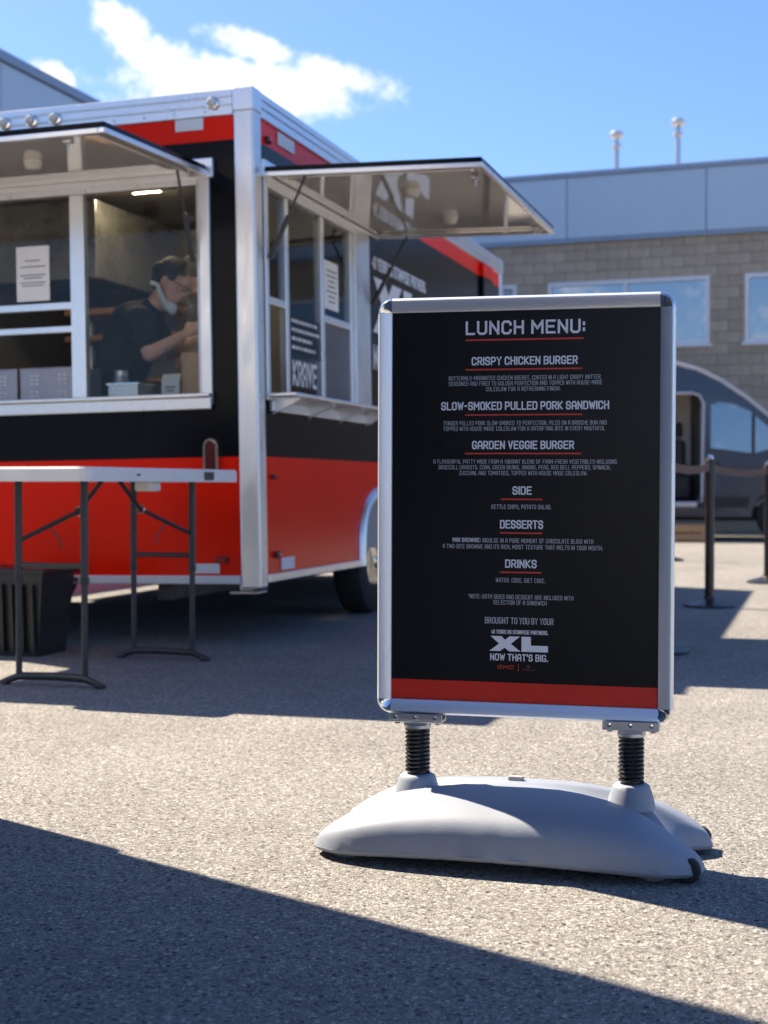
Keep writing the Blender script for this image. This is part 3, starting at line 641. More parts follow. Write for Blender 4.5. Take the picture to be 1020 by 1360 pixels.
# rear service window
def frame_rear():
    fr = MB(); a0, a1, z0, z1 = HR
    fr.box((a1, -.02, z0 - .05), (a1 + .062, .06, z1 + .05), b=.006); fr.box((a0 - .06, -.02, z0 - .05), (a0, .06, z1 + .05), b=.006)
    fr.box((a0, -.018, z1), (a1, .06, z1 + .06), b=.006); fr.box((a0, -.018, z0 - .05), (a1, .06, z0), b=.006)
    wf = fr.build('window_frame', 'aluminium', trl)
    for a, b_ in ((-1.036, -.953), (-1.80, -1.73)): MB().box((a, -.008, z0), (b_, .04, z1), b=.005).build('mullion', 'bright_aluminium', wf)
    MB().box((-1.73, -.004, 1.775), (-1.036, .034, 1.815), b=.004).build('sash_rail', 'bright_aluminium', wf)
    MB().box((-1.73, -.002, 1.655), (-1.036, .03, 1.69), b=.004).build('sash_rail', 'bright_aluminium', wf)
    MB().box((a1 + .0 - .014, -.012, z0), (a1, .04, z1), b=.003).build('jamb_strip', 'trim_white', wf)
    MB().box((-.953, .012, z0), (a1, .018, z1)).build('pane', 'window_glass', wf)
    MB().box((-1.73, .012, 1.815), (-1.036, .018, z1)).build('pane', 'window_glass', wf)
    MB().box((a0, .012, z0), (-1.80, .018, z1)).build('pane', 'window_glass', wf)
    MB().box((a0 - .06, -.06, z0 - .012), (a1 + .062, .055, z0 + .006), b=.005).build('sill', 'bright_aluminium', wf)
    MB().box((a0 - .06, -.035, z0 - .075), (a1 + .06, -.012, z0 - .014), b=.005).build('sill_trim', 'aluminium', wf)
    sg = MB().box((-1.36, .004, 1.83), (-1.165, .0105, 2.12)).build('paper_notice', 'paper', wf)
    t = MB()
    for i, (wd, z) in enumerate(((.09, 2.042), (.15, 2.01), (.15, 1.965), (.11, 1.95), (.15, 1.925), (.13, 1.91))):
        t.add([(-1.262 - wd/2, .003, z), (-1.262 + wd/2, .003, z), (-1.262 + wd/2, .003, z + .005), (-1.262 - wd/2, .003, z + .005)], [(0,1,2,3)])
    t.v = t.v; t.build('print_lines', 'print_ink', sg)
frame_rear()
def frame_side():
    fr = MB(); a0, a1, z0, z1 = HS
    fr.box((-.06, a0 - .045, z0 - .03), (.02, a0, z1 + .05), b=.006); fr.box((-.06, a1, z0 - .03), (.02, a1 + .30, z1 + .05), b=.006)
    fr.box((-.06, a0, z1), (.018, a1, z1 + .06), b=.006); fr.box((-.06, a0, z0 - .03), (.018, a1, z0), b=.006)
    wf = fr.build('window_frame', 'aluminium', trl)
    for a, b_ in ((.44, .49), (1.02, 1.075), (1.56, 1.62), (.16, .19)): MB().box((-.035, a, z0), (.006, b_, z1), b=.004).build('mullion', 'bright_aluminium', wf)
    for a, b_ in ((.19, .44), (1.075, 1.56)): MB().box((-.03, a, 1.775), (.004, b_, 1.815), b=.004).build('sash_rail', 'bright_aluminium', wf)
    for a, b_, z in ((.19, .44, 1.815), (.49, 1.02, z0), (1.075, 1.56, 1.815)): MB().box((-.018, a, z), (-.012, b_, z1)).build('pane', 'window_glass', wf)
    MB().box((-.018, 1.075, z0), (-.012, 1.56, 1.775)).build('fly_screen', 'liner_dark', wf)
    MB().box((-.05, a0 - .045, z0 - .012), (.17, a1 + .28, z0 + .006), b=.005).build('shelf', 'bright_aluminium', wf)
    for a in (.2, .75, 1.3, 1.8): MB().prism([(.012, z0 - .10), (.012, z0 - .013), (.16, z0 - .013), (.16, z0 - .03)], 1, a - .012, a + .012).build('shelf_bracket', 'aluminium', wf)
    MB().box((.005, a0, z0 - .085), (.03, a1 + .28, z0 - .03), b=.005).build('sill_trim', 'aluminium', wf)
    # lettering on the fixed pane and the notice on the sliding one
    k = MB(); letter_mesh(k, 'KRAVE', 0, 0, .40, .14, .17, 0, 0)
    def onside(mbx, yc, zc, x): mbx.v = [(x, yc + p[0], zc + p[2]) for p in mbx.v]; return mbx
    bandm = MB().box((-.0115, .50, 1.545), (-.0095, 1.01, 1.76)); bandm.build('decal_band', 'black_paint', wf)
    onside(k, .755, 1.445, -.008).build('lettering', 'decal_white', wf)
    for i in range(4):
        k = MB(); x = -.2
        while x < (.2, .22, .12, .16)[i]:
            wd = random.uniform(.02, .06); k.add([(-.008, .755 + x, 1.72 - i*.048), (-.008, .755 + x + wd, 1.72 - i*.048), (-.008, .755 + x + wd, 1.738 - i*.048), (-.008, .755 + x, 1.738 - i*.048)], [(0,1,2,3)]); x += wd + .012
        o_ = k.build('small_print', 'decal_white', wf); o_['kind'] = 'stuff'
    nb = MB().box((-.011, 1.10, 1.86), (-.006, 1.36, 2.14)).build('paper_notice', 'paper', wf)
    k = MB()
    for i in range(7): wd = random.uniform(.1, .2); k.add([(-.004, 1.23 - wd/2, 1.90 + i*.03), (-.004, 1.23 + wd/2, 1.90 + i*.03), (-.004, 1.23 + wd/2, 1.908 + i*.03), (-.004, 1.23 - wd/2, 1.908 + i*.03)], [(0,1,2,3)])
    k.build('print_lines', 'print_ink', nb)
frame_side()
# awnings: rear one swings out along -y, side one along +x
def awning(name, Tm, width, depth, drop):
    """local: x along hinge 0..width, y outward 0..depth, z 0 at hinge"""
    a = MB().box((0, 0, .006), (width, depth, .03), b=.004).build(name, 'black_paint', trl, Tm)
    MB().box((.012, .012, -.004), (width - .012, depth - .012, .0055)).build('underside', 'awning_metal', a)
    t = MB()
    t.box((-.006, -.01, -.022), (.026, depth + .008, .004), b=.004); t.box((width - .026, -.01, -.022), (width + .006, depth + .008, .004), b=.004); t.box((.026, depth - .024, -.022), (width - .026, depth + .008, .004), b=.004)
    t.build('edge_trim', 'bright_aluminium', a)
    MB().box((.07, depth*.05, -.02), (.12, depth*.94, -.0045), b=.004).build('stiffener', 'awning_metal', a); MB().box((width - .12, depth*.05, -.02), (width - .07, depth*.94, -.0045), b=.004).build('stiffener', 'awning_metal', a)
    for x in (width * .3, width * .72): MB().lathe([(.0, -.05), (.035, -.045), (.045, -.02), (.045, -.004)], 16, T=TR(x, depth * .55, 0)).build('awning_lamp', 'lens_clear', a)
    for x in (.22, width - .22):
        l = MB(); l.box((x - .02, depth - .10, -.035), (x + .02, depth - .06, -.004), b=.004); l.tube([(x, depth - .08, -.03), (x, depth - .08, -.07)], .006, 8); l.build('latch', 'steel', a)
    return a
# hinge line z = 2.45; slope slightly down outwards
ra = awning('awning', TR(HR[1] + .05, -.03, 2.435, math.pi, 0, 0) @ Matrix.Rotation(-.035, 4, 'X'), HR[1] - HR[0] + .10, 1.10, 0)
sa = awning('awning', TR(.03, .10, 2.432, -math.pi/2 + 0) @ Matrix.Rotation(-.035, 4, 'X') @ Matrix.Translation((-2.0, 0, 0)), 2.0, 1.13, 0)
MB().box((HR[0] - .08, -.035, 2.40), (HR[1] + .09, -.004, 2.50), b=.006).build('awning_hinge', 'bright_aluminium', trl)
MB().box((.004, .08, 2.41), (.03, 2.12, 2.50), b=.006).build('awning_hinge', 'bright_aluminium', trl)
def strut(p, q):
    p = Vector(p); q = Vector(q); m_ = p.lerp(q, .52)
    s_ = MB(); s_.tube([p, m_], .014, 10); s_.build('gas_strut', 'dark_metal', trl); MB().tube([m_, q], .007, 10).build('strut_rod', 'dark_metal', trl)
strut((HR[1] - .03, -.03, 1.98), (HR[1] - .03, -.20, 2.415)); strut((HR[0] + .03, -.03, 1.98), (HR[0] + .03, -.20, 2.415))
strut((.03, .15, 2.0), (.22, .17, 2.412)); strut((.03, 1.95, 1.98), (.24, 2.03, 2.412))
# marker lamps, plates, tail lamp
def marker(x, y, z, kind, rz, s=1.0):
    T_ = TR(x, y, z, rz)
    if kind == 'clear':
        o = MB().lathe([(.034, 0), (.034, .012), (.026, .016)], 20, T=Matrix.Rotation(R(90), 4, 'X')).build('marker_light', 'chrome', trl, T_)
        MB().lathe([(.026, .014), (.025, .028), (.015, .036), (0, .038)], 20, T=Matrix.Rotation(R(90), 4, 'X')).build('lens', 'lens_clear', o)
    else:
        o = MB().box((-.032*s, -.014, -.016*s), (.032*s, .004, .016*s), b=.004).build('marker_light', 'dark_metal', trl, T_)
        MB().box((-.024*s, -.024, -.011*s), (.024*s, -.012, .011*s), b=.004).build('lens', 'lens_red', o)
for x in (-.205, -1.10, -1.24, -1.40): marker(x, -.016, 2.775, 'clear', 0)
marker(-.20, -.004, .455, 'red', 0); marker(-1.02, -.004, .41, 'red', 0); marker(-1.10, -.02, .354, 'red', 0, .8); marker(-1.04, -.02, .354, 'red', 0, .8)
marker(.004, .24, .47, 'red', R(90), 1.1); marker(.004, .20, 2.62, 'red', R(90)); marker(.004, .20, .875, 'red', R(90), .8)
for lo, hi in (((-.42, -.008, 2.65), (-.265, -.002, 2.712)), ((-.36, -.008, .385), (-.215, -.002, .435))): MB().box(lo, hi, b=.002).build('label_plate', 'decal_white', trl)
MB().box((.002, .30, .385), (.008, .50, .45), b=.002).build('label_plate', 'decal_white', trl); MB().box((.002, .35, 2.63), (.008, .6, 2.70), b=.002).build('label_plate', 'decal_white', trl)
def stadium(w2, h2, n=10): 
    return [(w2 * math.cos(math.pi * i / n), h2 - w2 + w2 * math.sin(math.pi * i / n)) for i in range(n + 1)] + [(-w2 * math.cos(math.pi * i / n), -(h2 - w2) - w2 * math.sin(math.pi * i / n)) for i in range(n + 1)]
tl = MB().prism(stadium(.041, .11), 1, -.03, .0).build('tail_light', 'chrome', trl, TR(-.245, 0, .965))
MB().prism(stadium(.029, .098), 1, -.036, -.02).build('lens', 'lens_dark_red', tl)
tl = MB().prism(stadium(.041, .11), 1, -.03, .0).build('tail_light', 'chrome', trl, TR(-W_ + .245, 0, .965))
MB().prism(stadium(.029, .098), 1, -.036, -.02).build('lens', 'lens_dark_red', tl)
# side livery lettering
def lock(scale, u0, z_top, x):
    k = MB(); letter_mesh(k, '40 YEARS AS STAMPEDE PARTNERS.', .5, .0, 1.0, .062, .2); k.v = [(x, u0 + p[0] * scale, z_top + p[2] * scale) for p in k.v]; k.build('lettering', 'decal_white', trl)
    k = MB(); xl_mesh(k, 0, -.34, 1.0, .27, 0); k.v = [(x, u0 + p[0] * scale, z_top + p[2] * scale) for p in k.v]; k.build('emblem', 'decal_white', trl)
    k = MB(); letter_mesh(k, "NOW THAT'S BIG.", .5, -.46, 1.0, .12, .2); k.v = [(x, u0 + p[0] * scale, z_top + p[2] * scale) for p in k.v]; k.build('lettering', 'decal_white', trl)
lock(1.32, 2.02, 2.26, .004)
# wheels, axle, jack
def wheel(x, y, sg, zoff):
    wh = MB().lathe([(.195, -.10), (.29, -.105), (.325, -.085), (.337, -.04), (.337, .04), (.325, .085), (.29, .105), (.195, .10)], 40, axis='X').build('wheel', 'rubber', trl, TR(x, y, .336 + zoff))
    rm = MB().lathe([(.205, .10*sg), (.20, .09*sg), (.185, .02*sg), (.14, .045*sg), (.10, .055*sg), (.07, .08*sg), (.045, .10*sg), (0, .105*sg)], 32, axis='X').build('rim', 'chrome', wh)
    for i in range(8):
        a = i * math.pi / 4; MB().lathe([(.022, .052*sg), (.018, .058*sg), (0, .058*sg)], 12, axis='X', T=TR(0, .155*math.cos(a), .155*math.sin(a))).build('vent_hole', 'dark_metal', rm)
    for i in range(6):
        a = i * math.pi / 3 + .2; MB().lathe([(.011, .05*sg), (.011, .08*sg), (0, .083*sg)], 6, axis='X', T=TR(0, .085*math.cos(a), .085*math.sin(a))).build('lug_nut', 'chrome', rm)
for y in (arch_c,):
    wheel(-.16, y, 1, .002); wheel(-W_ + .16, y, -1, .029)
MB().tube([(-.2, arch_c, .33), (-W_ + .2, arch_c, .33)], .035, 12).build('axle', 'dark_metal', trl)
wi = MB(); wi.box((-.36, wh0, .43), (-.34, wh1, .9)); wi.box((-.34, wh0-.01, .43), (-.01, wh0, .82)); wi.box((-.34, wh1, .43), (-.01, wh1+.01, .82)); wi.build('wheel_well', 'van_trim', trl)
for x in (-.10, -W_ + .12):
    j = MB(); j.box((x - .035, .06, .29), (x + .035, .13, .34), b=.005); j.box((x - .08, .03, .275), (x + .08, .16, .292), b=.006)
    j.build('stabiliser_jack', 'steel', trl)
for x in (-.55, -W_ + .55): MB().box((x - .04, .05, .24), (x + .04, L_ - .1, .335), b=.005).build('chassis_beam', 'dark_metal', trl)
# interior fittings of the trailer
def inner(name, lo, hi, m_, b=.006): return MB().box(lo, hi, b=b).build(name, m_, trl)
inner('counter', (-W_+.06, .06, 1.235), (-.06, .46, 1.262), 'steel'); inner('counter_front', (-W_+.06, .44, .43), (-.06, .46, 1.23), 'steel')
inner('side_counter', (-.42, .47, 1.235), (-.06, 3.1, 1.262), 'steel')
inner('range_hood', (-W_+.07, 1.5, 2.18), (-W_+.95, 3.1, 2.68), 'steel'); inner('range', (-W_+.07, 1.5, .43), (-W_+.85, 3.1, 1.32), 'liner_dark')
for z in (1.62, 1.92): inner('shelf', (-W_+.07, 2.85, z), (-.5, 3.17, z + .03), 'warm_wood')
inner('cabinet', (-1.25, 2.5, .43), (-.5, 3.15, 2.25), 'liner_dark')
inner('lamp_or_fill', (-.80, .50, 2.735), (-.62, .68, 2.765), 'lamp_glow', .01); inner('lamp_or_fill', (-1.5, 1.5, 2.735), (-1.3, 1.7, 2.765), 'lamp_glow', .01)  # the one above the person is added to brighten the interior
for z in (1.74, 1.90): inner('shelf', (-1.72, 1.16, z), (-.98, 1.44, z + .035), 'warm_wood')
inner('shelf_bracket', (-1.70, 1.40, .43), (-1.66, 1.44, 1.93), 'steel'); inner('shelf_bracket', (-1.04, 1.40, .43), (-1.0, 1.44, 1.93), 'steel')
inner('ceiling_duct', (-1.7, .5, 2.60), (-.2, .62, 2.70), 'liner_dark')

# ------------------------------------------------------------------ things on the trailer counter
def inside(x, y, z, rz=0): return TT @ TR(x, y, z, rz)
CZ = 1.262
for i, (xc, lab) in enumerate(((-1.235, 'grey metal food warmer with dotted vents next to the window mullion'), (-1.60, 'grey metal food warmer with dotted vents at the far end of the service counter'))):
    fw = thing('food_warmer', lab, 'food warmer', inside(xc, .22, CZ), 'food warmers in the rear service window')
    MB().box((-.175, -.12, 0), (.175, .15, .225), b=.008).build('body', 'warmer_grey', fw)
    for gx in (-.10, .07):
        for gz in (.07, .155):
            for rr in range(3):
                for cc in range(2): MB().box((gx + cc * .03 - .011, -.1235, gz - .025 + rr * .022), (gx + cc * .03 + .011, -.119, gz - .025 + rr * .022 + .011), b=.002).build('vent_slot', 'decal_white', fw)
cb = thing('cardboard_box', 'brown cardboard box standing by the right edge of the rear window', 'box', inside(-.385, .22, CZ, .06))
MB().box((-.085, -.1, 0), (.085, .1, .265), b=.003).build('box_body', 'cardboard', cb); MB().box((-.088, -.103, .215), (.088, .103, .27), b=.003).build('box_lid', 'cardboard', cb)
ct = thing('drink_carton', 'white drink carton with faint print on the counter behind the glass', 'carton', inside(-.535, .16, CZ, .1))
MB().box((-.05, -.04, 0), (.05, .04, .13), b=.003).build('carton_body', 'carton_white', ct)
MB().prism([(-.04, .13), (.04, .13), (.004, .165), (-.004, .165)], 0, -.05, .05).build('gable_top', 'carton_white', ct)
k = MB(); [k.add([(-w_, -.0405, z), (w_, -.0405, z), (w_, -.0405, z + .008), (-w_, -.0405, z + .008)], [(0,1,2,3)]) for w_, z in ((.028, .09), (.02, .072), (.03, .03))]; k.build('print_lines', 'print_ink', ct)['kind'] = 'stuff'
bt = thing('squeeze_bottle', 'white topped squeeze bottle in yellow wrap between carton and cardboard box', 'bottle', inside(-.475, .26, CZ))
MB().lathe([(.045, 0), (.048, .02), (.05, .12), (.046, .17), (.03, .195)], 20).build('bottle_body', 'yellow_wrap', bt); MB().lathe([(.032, .19), (.034, .225), (.025, .255), (.0, .262)], 20).build('bottle_cap', 'decal_white', bt)
pn = thing('steel_pan', 'square stainless steel pan on the counter near the window mullion', 'pan', inside(-.80, .2, CZ))
k = MB(); k.box((-.085, -.09, 0), (.085, .09, .006)); [k.box(lo, hi) for lo, hi in (((-.085,-.09,.006),(-.08,.09,.12)),((.08,-.09,.006),(.085,.09,.12)),((-.08,-.09,.006),(.08,-.085,.12)),((-.08,.085,.006),(.08,.09,.12)))]; k.build('pan_body', 'steel', pn)
k = MB(); k.tube([(-.09,-.095,.12),(.09,-.095,.12),(.09,.095,.12),(-.09,.095,.12)], .006, 8, closed=True); k.build('pan_rim', 'chrome', pn)
jr = thing('glass_jar', 'small dark jar with pale lid beside the steel pan', 'jar', inside(-.905, .3, CZ))
MB().lathe([(.04, 0), (.045, .02), (.045, .15), (.035, .18)], 20).build('jar_body', 'warmer_grey', jr); MB().lathe([(.038, .176), (.038, .205), (0, .208)], 20).build('jar_lid', 'steel', jr)

# ------------------------------------------------------------------ people
def skinned(verts, edges, radii, sub=2):
    """tapered round-ended limbs along the joints, overlapping at each joint (fused into one skin by remesh)"""
    bm = bmesh.new(); n = 14
    for i, j in edges:
        p, q = Vector(verts[i]), Vector(verts[j]); r0, r1 = [(x if not isinstance(x, tuple) else sum(x) / 2) for x in (radii[i], radii[j])]
        d = (q - p); ln = d.length; d.normalize(); e1 = d.orthogonal().normalized(); e2 = d.cross(e1)
        prof_ = [(r0 * math.sin(k * math.pi / 12), -r0 * math.cos(k * math.pi / 12)) for k in range(1, 7)] + [(r1 * math.cos(k * math.pi / 12), ln + r1 * math.sin(k * math.pi / 12)) for k in range(0, 6)]
        rings = [[bm.verts.new(p + d * h + (e1 * math.cos(2 * math.pi * t / n) + e2 * math.sin(2 * math.pi * t / n)) * rr) for t in range(n)] for rr, h in prof_]
        a_ = bm.verts.new(p - d * r0); z_ = bm.verts.new(q + d * r1)
        for k in range(len(rings) - 1):
            for t in range(n): bm.faces.new((rings[k][t], rings[k][(t+1) % n], rings[k+1][(t+1) % n], rings[k+1][t]))
        for t in range(n): bm.faces.new((a_, rings[0][(t+1) % n], rings[0][t])); bm.faces.new((z_, rings[-1][t], rings[-1][(t+1) % n]))
    me = bpy.data.meshes.new('limbs'); bm.to_mesh(me); bm.free(); return me
def remesh(parts, vox, smooth=6):
    """join overlapping closed meshes into one continuous skin"""
    bm = bmesh.new()
    for p in parts:
        bm.from_mesh(p)
    me = bpy.data.meshes.new('tmp'); bm.to_mesh(me); bm.free()
    o = bpy.data.objects.new('tmp', me); COL.objects.link(o); r_ = o.modifiers.new('r', 'REMESH'); r_.mode = 'VOXEL'; r_.voxel_size = vox
    s_ = o.modifiers.new('s', 'SMOOTH'); s_.iterations = smooth; s_.factor = .5
    bpy.context.view_layer.update(); e = o.evaluated_get(bpy.context.evaluated_depsgraph_get()); m2 = bpy.data.meshes.new_from_object(e); bpy.data.objects.remove(o)
    for p in m2.polygons: p.use_smooth = True
    return m2
def ell(c_, r_, T_=None, n=20):
    bm = bmesh.new(); bmesh.ops.create_uvsphere(bm, u_segments=n, v_segments=n // 2 + 2, radius=1)
    for v in bm.verts:
        p = Vector((v.co.x * r_[0], v.co.y * r_[1], v.co.z * r_[2])) + Vector(c_); v.co = T_ @ p if T_ else p
    me = bpy.data.meshes.new('e'); bm.to_mesh(me); bm.free(); return me
def hand(wr, tip_dir, side_dir, palm_n):
    """palm and five curled fingers from the wrist"""
    out_ = []; d = tip_dir.normalized(); s_ = side_dir.normalized(); n_ = palm_n.normalized()
    out_.append(skinned([wr, wr + d * .05, wr + d * .09], [(0, 1), (1, 2)], [(.024, .02), (.036, .016), (.036, .014)]))
    for i, (off, ln) in enumerate(((-.030, .062), (-.010, .072), (.011, .068), (.030, .052))):
        p0 = wr + d * .085 + s_ * off; p1 = p0 + d * ln * .5 + n_ * ln * .12; p2 = p1 + d * ln * .32 + n_ * ln * .3; p3 = p2 + d * ln * .1 + n_ * ln * .32
        out_.append(skinned([p0, p1, p2, p3], [(0,1),(1,2),(2,3)], [.0095, .009, .0085, .007]))
    p0 = wr + d * .03 - s_ * .028; p1 = p0 - s_ * .03 + d * .03 + n_ * .012; p2 = p1 + d * .03 + n_ * .012
    out_.append(skinned([p0, p1, p2], [(0,1),(1,2)], [.012, .010, .008])); return out_
def person(name, label, J, shirt, fwd, up, extras):
    """J: joints in world space; fwd/up orient the head"""
    P = thing(name, label, 'person', Matrix.Translation(J['foot_a'].lerp(J['foot_b'], .5)))
    inv = P.matrix_world.inverted(); J = {k: inv @ v for k, v in J.items()}
    f = fwd.normalized(); r_ = f.cross(up).normalized(); u = r_.cross(f)
    H = Matrix(((r_.x, f.x, u.x, J['head'].x), (r_.y, f.y, u.y, J['head'].y), (r_.z, f.z, u.z, J['head'].z), (0, 0, 0, 1)))
    V = ['hip', 'waist', 'chest', 'neck', 'head', 'sh_a', 'el_a', 'wr_a', 'sh_b', 'el_b', 'wr_b', 'hj_a', 'kn_a', 'foot_a', 'hj_b', 'kn_b', 'foot_b']
    E = [(0,1),(1,2),(2,3),(3,4),(2,5),(5,6),(6,7),(2,8),(8,9),(9,10),(0,11),(11,12),(12,13),(0,14),(14,15),(15,16)]
    rad = [.13, .12, .125, .056, .05, .062, .044, .03, .062, .044, .03, .09, .06, .042, .09, .06, .042]
    parts = [skinned([J[k] for k in V], E, rad)]
    parts += [ell((0, 0, .02), (.074, .092, .105), H), ell((0, .03, -.06), (.052, .062, .062), H), ell((0, .097, -.012), (.013, .02, .026), H), ell((0, .088, -.06), (.022, .012, .010), H), ell((-.075, -.01, -.005), (.012, .022, .032), H), ell((.075, -.01, -.005), (.012, .022, .032), H)]
    for s_ in ('a', 'b'):
        d = (J['wr_' + s_] - J['el_' + s_]).normalized(); parts += hand(J['wr_' + s_], d, Vector((0, 1, 0)).cross(d) if s_ == 'a' else d.cross(Vector((0, 1, 0))), Vector((0, 0, -1)))
        fd = (f * Vector((1, 1, 0))).normalized(); parts.append(skinned([J['foot_' + s_], J['foot_' + s_] + fd * .1 + Vector((0, 0, -.035)), J['foot_' + s_] + fd * .2 + Vector((0, 0, -.05))], [(0,1),(1,2)], [.045, .045, .035]))
    bme_ = remesh(parts, .009, 3); bme_.materials.append(M['skin']); body = raw('body', bme_, P)
    def cl(nm, me_, m_): me_.materials.append(M[m_]); return raw(nm, me_, P)
    sl_a = J['sh_a'].lerp(J['el_a'], .62); sl_b = J['sh_b'].lerp(J['el_b'], .62)
    cl('shirt', remesh([skinned([J['hip'], J['waist'], J['chest'], J['chest'].lerp(J['neck'], .75), J['sh_a'], sl_a, J['sh_b'], sl_b], [(0,1),(1,2),(2,3),(2,4),(4,5),(2,6),(6,7)], [.16, .155, .16, .075, .088, .07, .088, .07])], .012, 4), shirt)
    cl('trousers', remesh([skinned([J['hip'], J['hj_a'], J['kn_a'], J['foot_a'], J['hj_b'], J['kn_b'], J['foot_b']], [(0,1),(1,2),(2,3),(0,4),(4,5),(5,6)], [.15, .11, .082, .062, .11, .082, .062])], .014, 3), 'trousers')
    hair = [ell((0, -.018, .045), (.086, .098, .102), H), ell((0, -.07, .0), (.07, .05, .08), H)] + [ell(c_, rr, H) for c_, rr in extras.get('hair', [])]
    hm = remesh(hair, .009, 2)
    bm = bmesh.new(); bm.from_mesh(hm); Hi = H.inverted()
    bmesh.ops.delete(bm, geom=[v for v in bm.verts if (Hi @ v.co).y > .045 and (Hi @ v.co).z < .055], context='VERTS'); bm.to_mesh(hm); bm.free()
    cl('hair', hm, 'hair')
    for s_ in (-1, 1):
        cl('eye', ell((s_ * .031, .082, .012), (.013, .008, .009), H, 12), 'decal_white'); cl('pupil', ell((s_ * .031, .0885, .010), (.006, .004, .006), H, 10), 'hair')
    if extras.get('glasses'):
        g_ = MB()
        for s_ in (-1, 1):
            g_.tube([H @ Vector((s_ * .034 + .024 * math.cos(a), .101, .010 + .018 * math.sin(a))) for a in [i * math.pi / 8 for i in range(16)]], .003, 6, closed=True)
            g_.tube([H @ Vector((s_ * .058, .10, .014)), H @ Vector((s_ * .078, .04, .014)), H @ Vector((s_ * .08, -.015, .008))], .003, 6)
        g_.tube([H @ Vector((-.012, .102, .014)), H @ Vector((.012, .102, .014))], .003, 6); g_.build('glasses', 'dark_metal', P)
    if extras.get('mask'):
        cl('face_mask', remesh([ell((0, .055, -.118), (.05, .05, .034), H), ell((0, .085, -.128), (.03, .025, .028), H)], .008, 3), 'mask_cloth')
        g_ = MB()
        for s_ in (-1, 1): g_.tube([H @ Vector((s_ * .04, .05, -.115)), H @ Vector((s_ * .072, .01, -.085)), H @ Vector((s_ * .082, -.03, -.05)), H @ Vector((s_ * .07, -.075, -.055))], [.016, .015, .014, .013], 8)
        g_.build('mask_strap', 'mask_cloth', P)
    if extras.get('beard'): cl('beard', remesh([ell((0, .045, -.085), (.055, .06, .05), H)], .009, 3), 'hair')
    if extras.get('cap'):
        cl('cap', remesh([ell((0, -.005, .07), (.093, .112, .075), H), ell((0, .125, .055), (.07, .07, .012), H)], .009, 3), 'shirt_black')
    return P
fl = inside(-1.0, .9, .445).translation.z
Jw = {'hip': at(150, 540, 8.30), 'waist': at(160, 492, 8.30), 'chest': at(180, 437, 8.26), 'neck': at(207, 405, 8.22), 'head': at(228, 376, 8.19),
      'sh_a': at(186, 428, 8.08), 'el_a': at(199, 470, 8.00), 'wr_a': at(243, 446, 8.02), 'sh_b': at(200, 425, 8.42), 'el_b': at(225, 470, 8.46), 'wr_b': at(262, 452, 8.30),
      'hj_a': at(148, 556, 8.21), 'hj_b': at(154, 556, 8.40)}
for s_, dx in (('a', -8), ('b', 4)):
    q = at(150 + dx, 560, 8.2 if s_ == 'a' else 8.42); Jw['kn_' + s_] = Vector((q.x + .02, q.y, fl + .48)); Jw['foot_' + s_] = Vector((q.x - .03, q.y, fl + .085))
person('person', 'person in black t-shirt with glasses and lowered white mask bending over the counter', Jw, 'shirt_black', Vector((.86, -.25, -.52)), Vector((.4, 0, .9)), {'glasses': 1, 'mask': 1, 'hair': [((0, -.10, .03), (.045, .045, .05))]})
Jm = {'hip': at(290, 520, 8.75), 'waist': at(286, 482, 8.75), 'chest': at(280, 432, 8.72), 'neck': at(272, 400, 8.68), 'head': at(262, 372, 8.62),
      'sh_a': at(262, 424, 8.58), 'el_a': at(252, 466, 8.52), 'wr_a': at(232, 462, 8.46), 'sh_b': at(296, 424, 8.88), 'el_b': at(292, 470, 8.88), 'wr_b': at(262, 474, 8.78),
      'hj_a': at(284, 535, 8.66), 'hj_b': at(296, 535, 8.84)}
for s_, dx in (('a', -4), ('b', 6)):
    q = at(290 + dx, 535, 8.64 if s_ == 'a' else 8.86); Jm['kn_' + s_] = Vector((q.x - .02, q.y, fl + .49)); Jm['foot_' + s_] = Vector((q.x, q.y, fl + .085))
person('person', 'bearded person in dark navy shirt working half hidden behind the window edge', Jm, 'shirt_navy', Vector((-.75, -.35, -.45)), Vector((-.3, 0, .9)), {'beard': 1, 'cap': 1})

# ================================================================== folding table
A = at(70, 905, 6.25); TB = Matrix.Translation((-1.215, 6.53, 0)) @ Matrix.Rotation(-R(18.5), 4, 'Z')
tbl = thing('folding_table', 'white plastic folding table with dark steel legs beside the food trailer', 'table', TB)
TH = .905
# top: local y along its length, rounded corners, side apron
def rrect(hx, hy, r_, n=6):
    o_ = []
    for cx_, cy_, a0 in ((hx - r_, hy - r_, 0), (-hx + r_, hy - r_, 90), (-hx + r_, -hy + r_, 180), (hx - r_, -hy + r_, 270)):
        for i in range(n + 1): a = R(a0 + 90 * i / n); o_.append((cx_ + r_ * math.cos(a), cy_ + r_ * math.sin(a)))
    return o_
HX, HY = .30, .73
t = MB(); o1 = rrect(HX, HY, .05); o2 = rrect(HX - .006, HY - .006, .046); o3 = rrect(HX - .02, HY - .02, .04); n = len(o1)
loops = [[(x, y, TH - .058) for x, y in o3], [(x, y, TH - .058) for x, y in o1], [(x, y, TH - .008) for x, y in o1], [(x, y, TH) for x, y in o2]]
vs = [p for l in loops for p in l]; fs = [(i*n+j, i*n+(j+1)%n, (i+1)*n+(j+1)%n, (i+1)*n+j) for i in range(3) for j in range(n)] + [tuple(range(3*n, 4*n))]
vs += [(x, y, TH - .03) for x, y in o3]; fs += [(j, (j+1)%n, 4*n+(j+1)%n, 4*n+j) for j in range(n)] + [tuple(range(4*n, 5*n))]
t.add(vs, fs); t.build('table_top', 'table_white', tbl)
MB().box((HX - .004, .33, TH - .05), (HX + .004, .43, TH - .012), b=.003).build('latch_clip', 'black_plastic', tbl)
MB().box((HX - .003, -.32, TH - .034), (HX + .003, -.29, TH - .026), b=.001).build('rivet_plate', 'dark_metal', tbl)
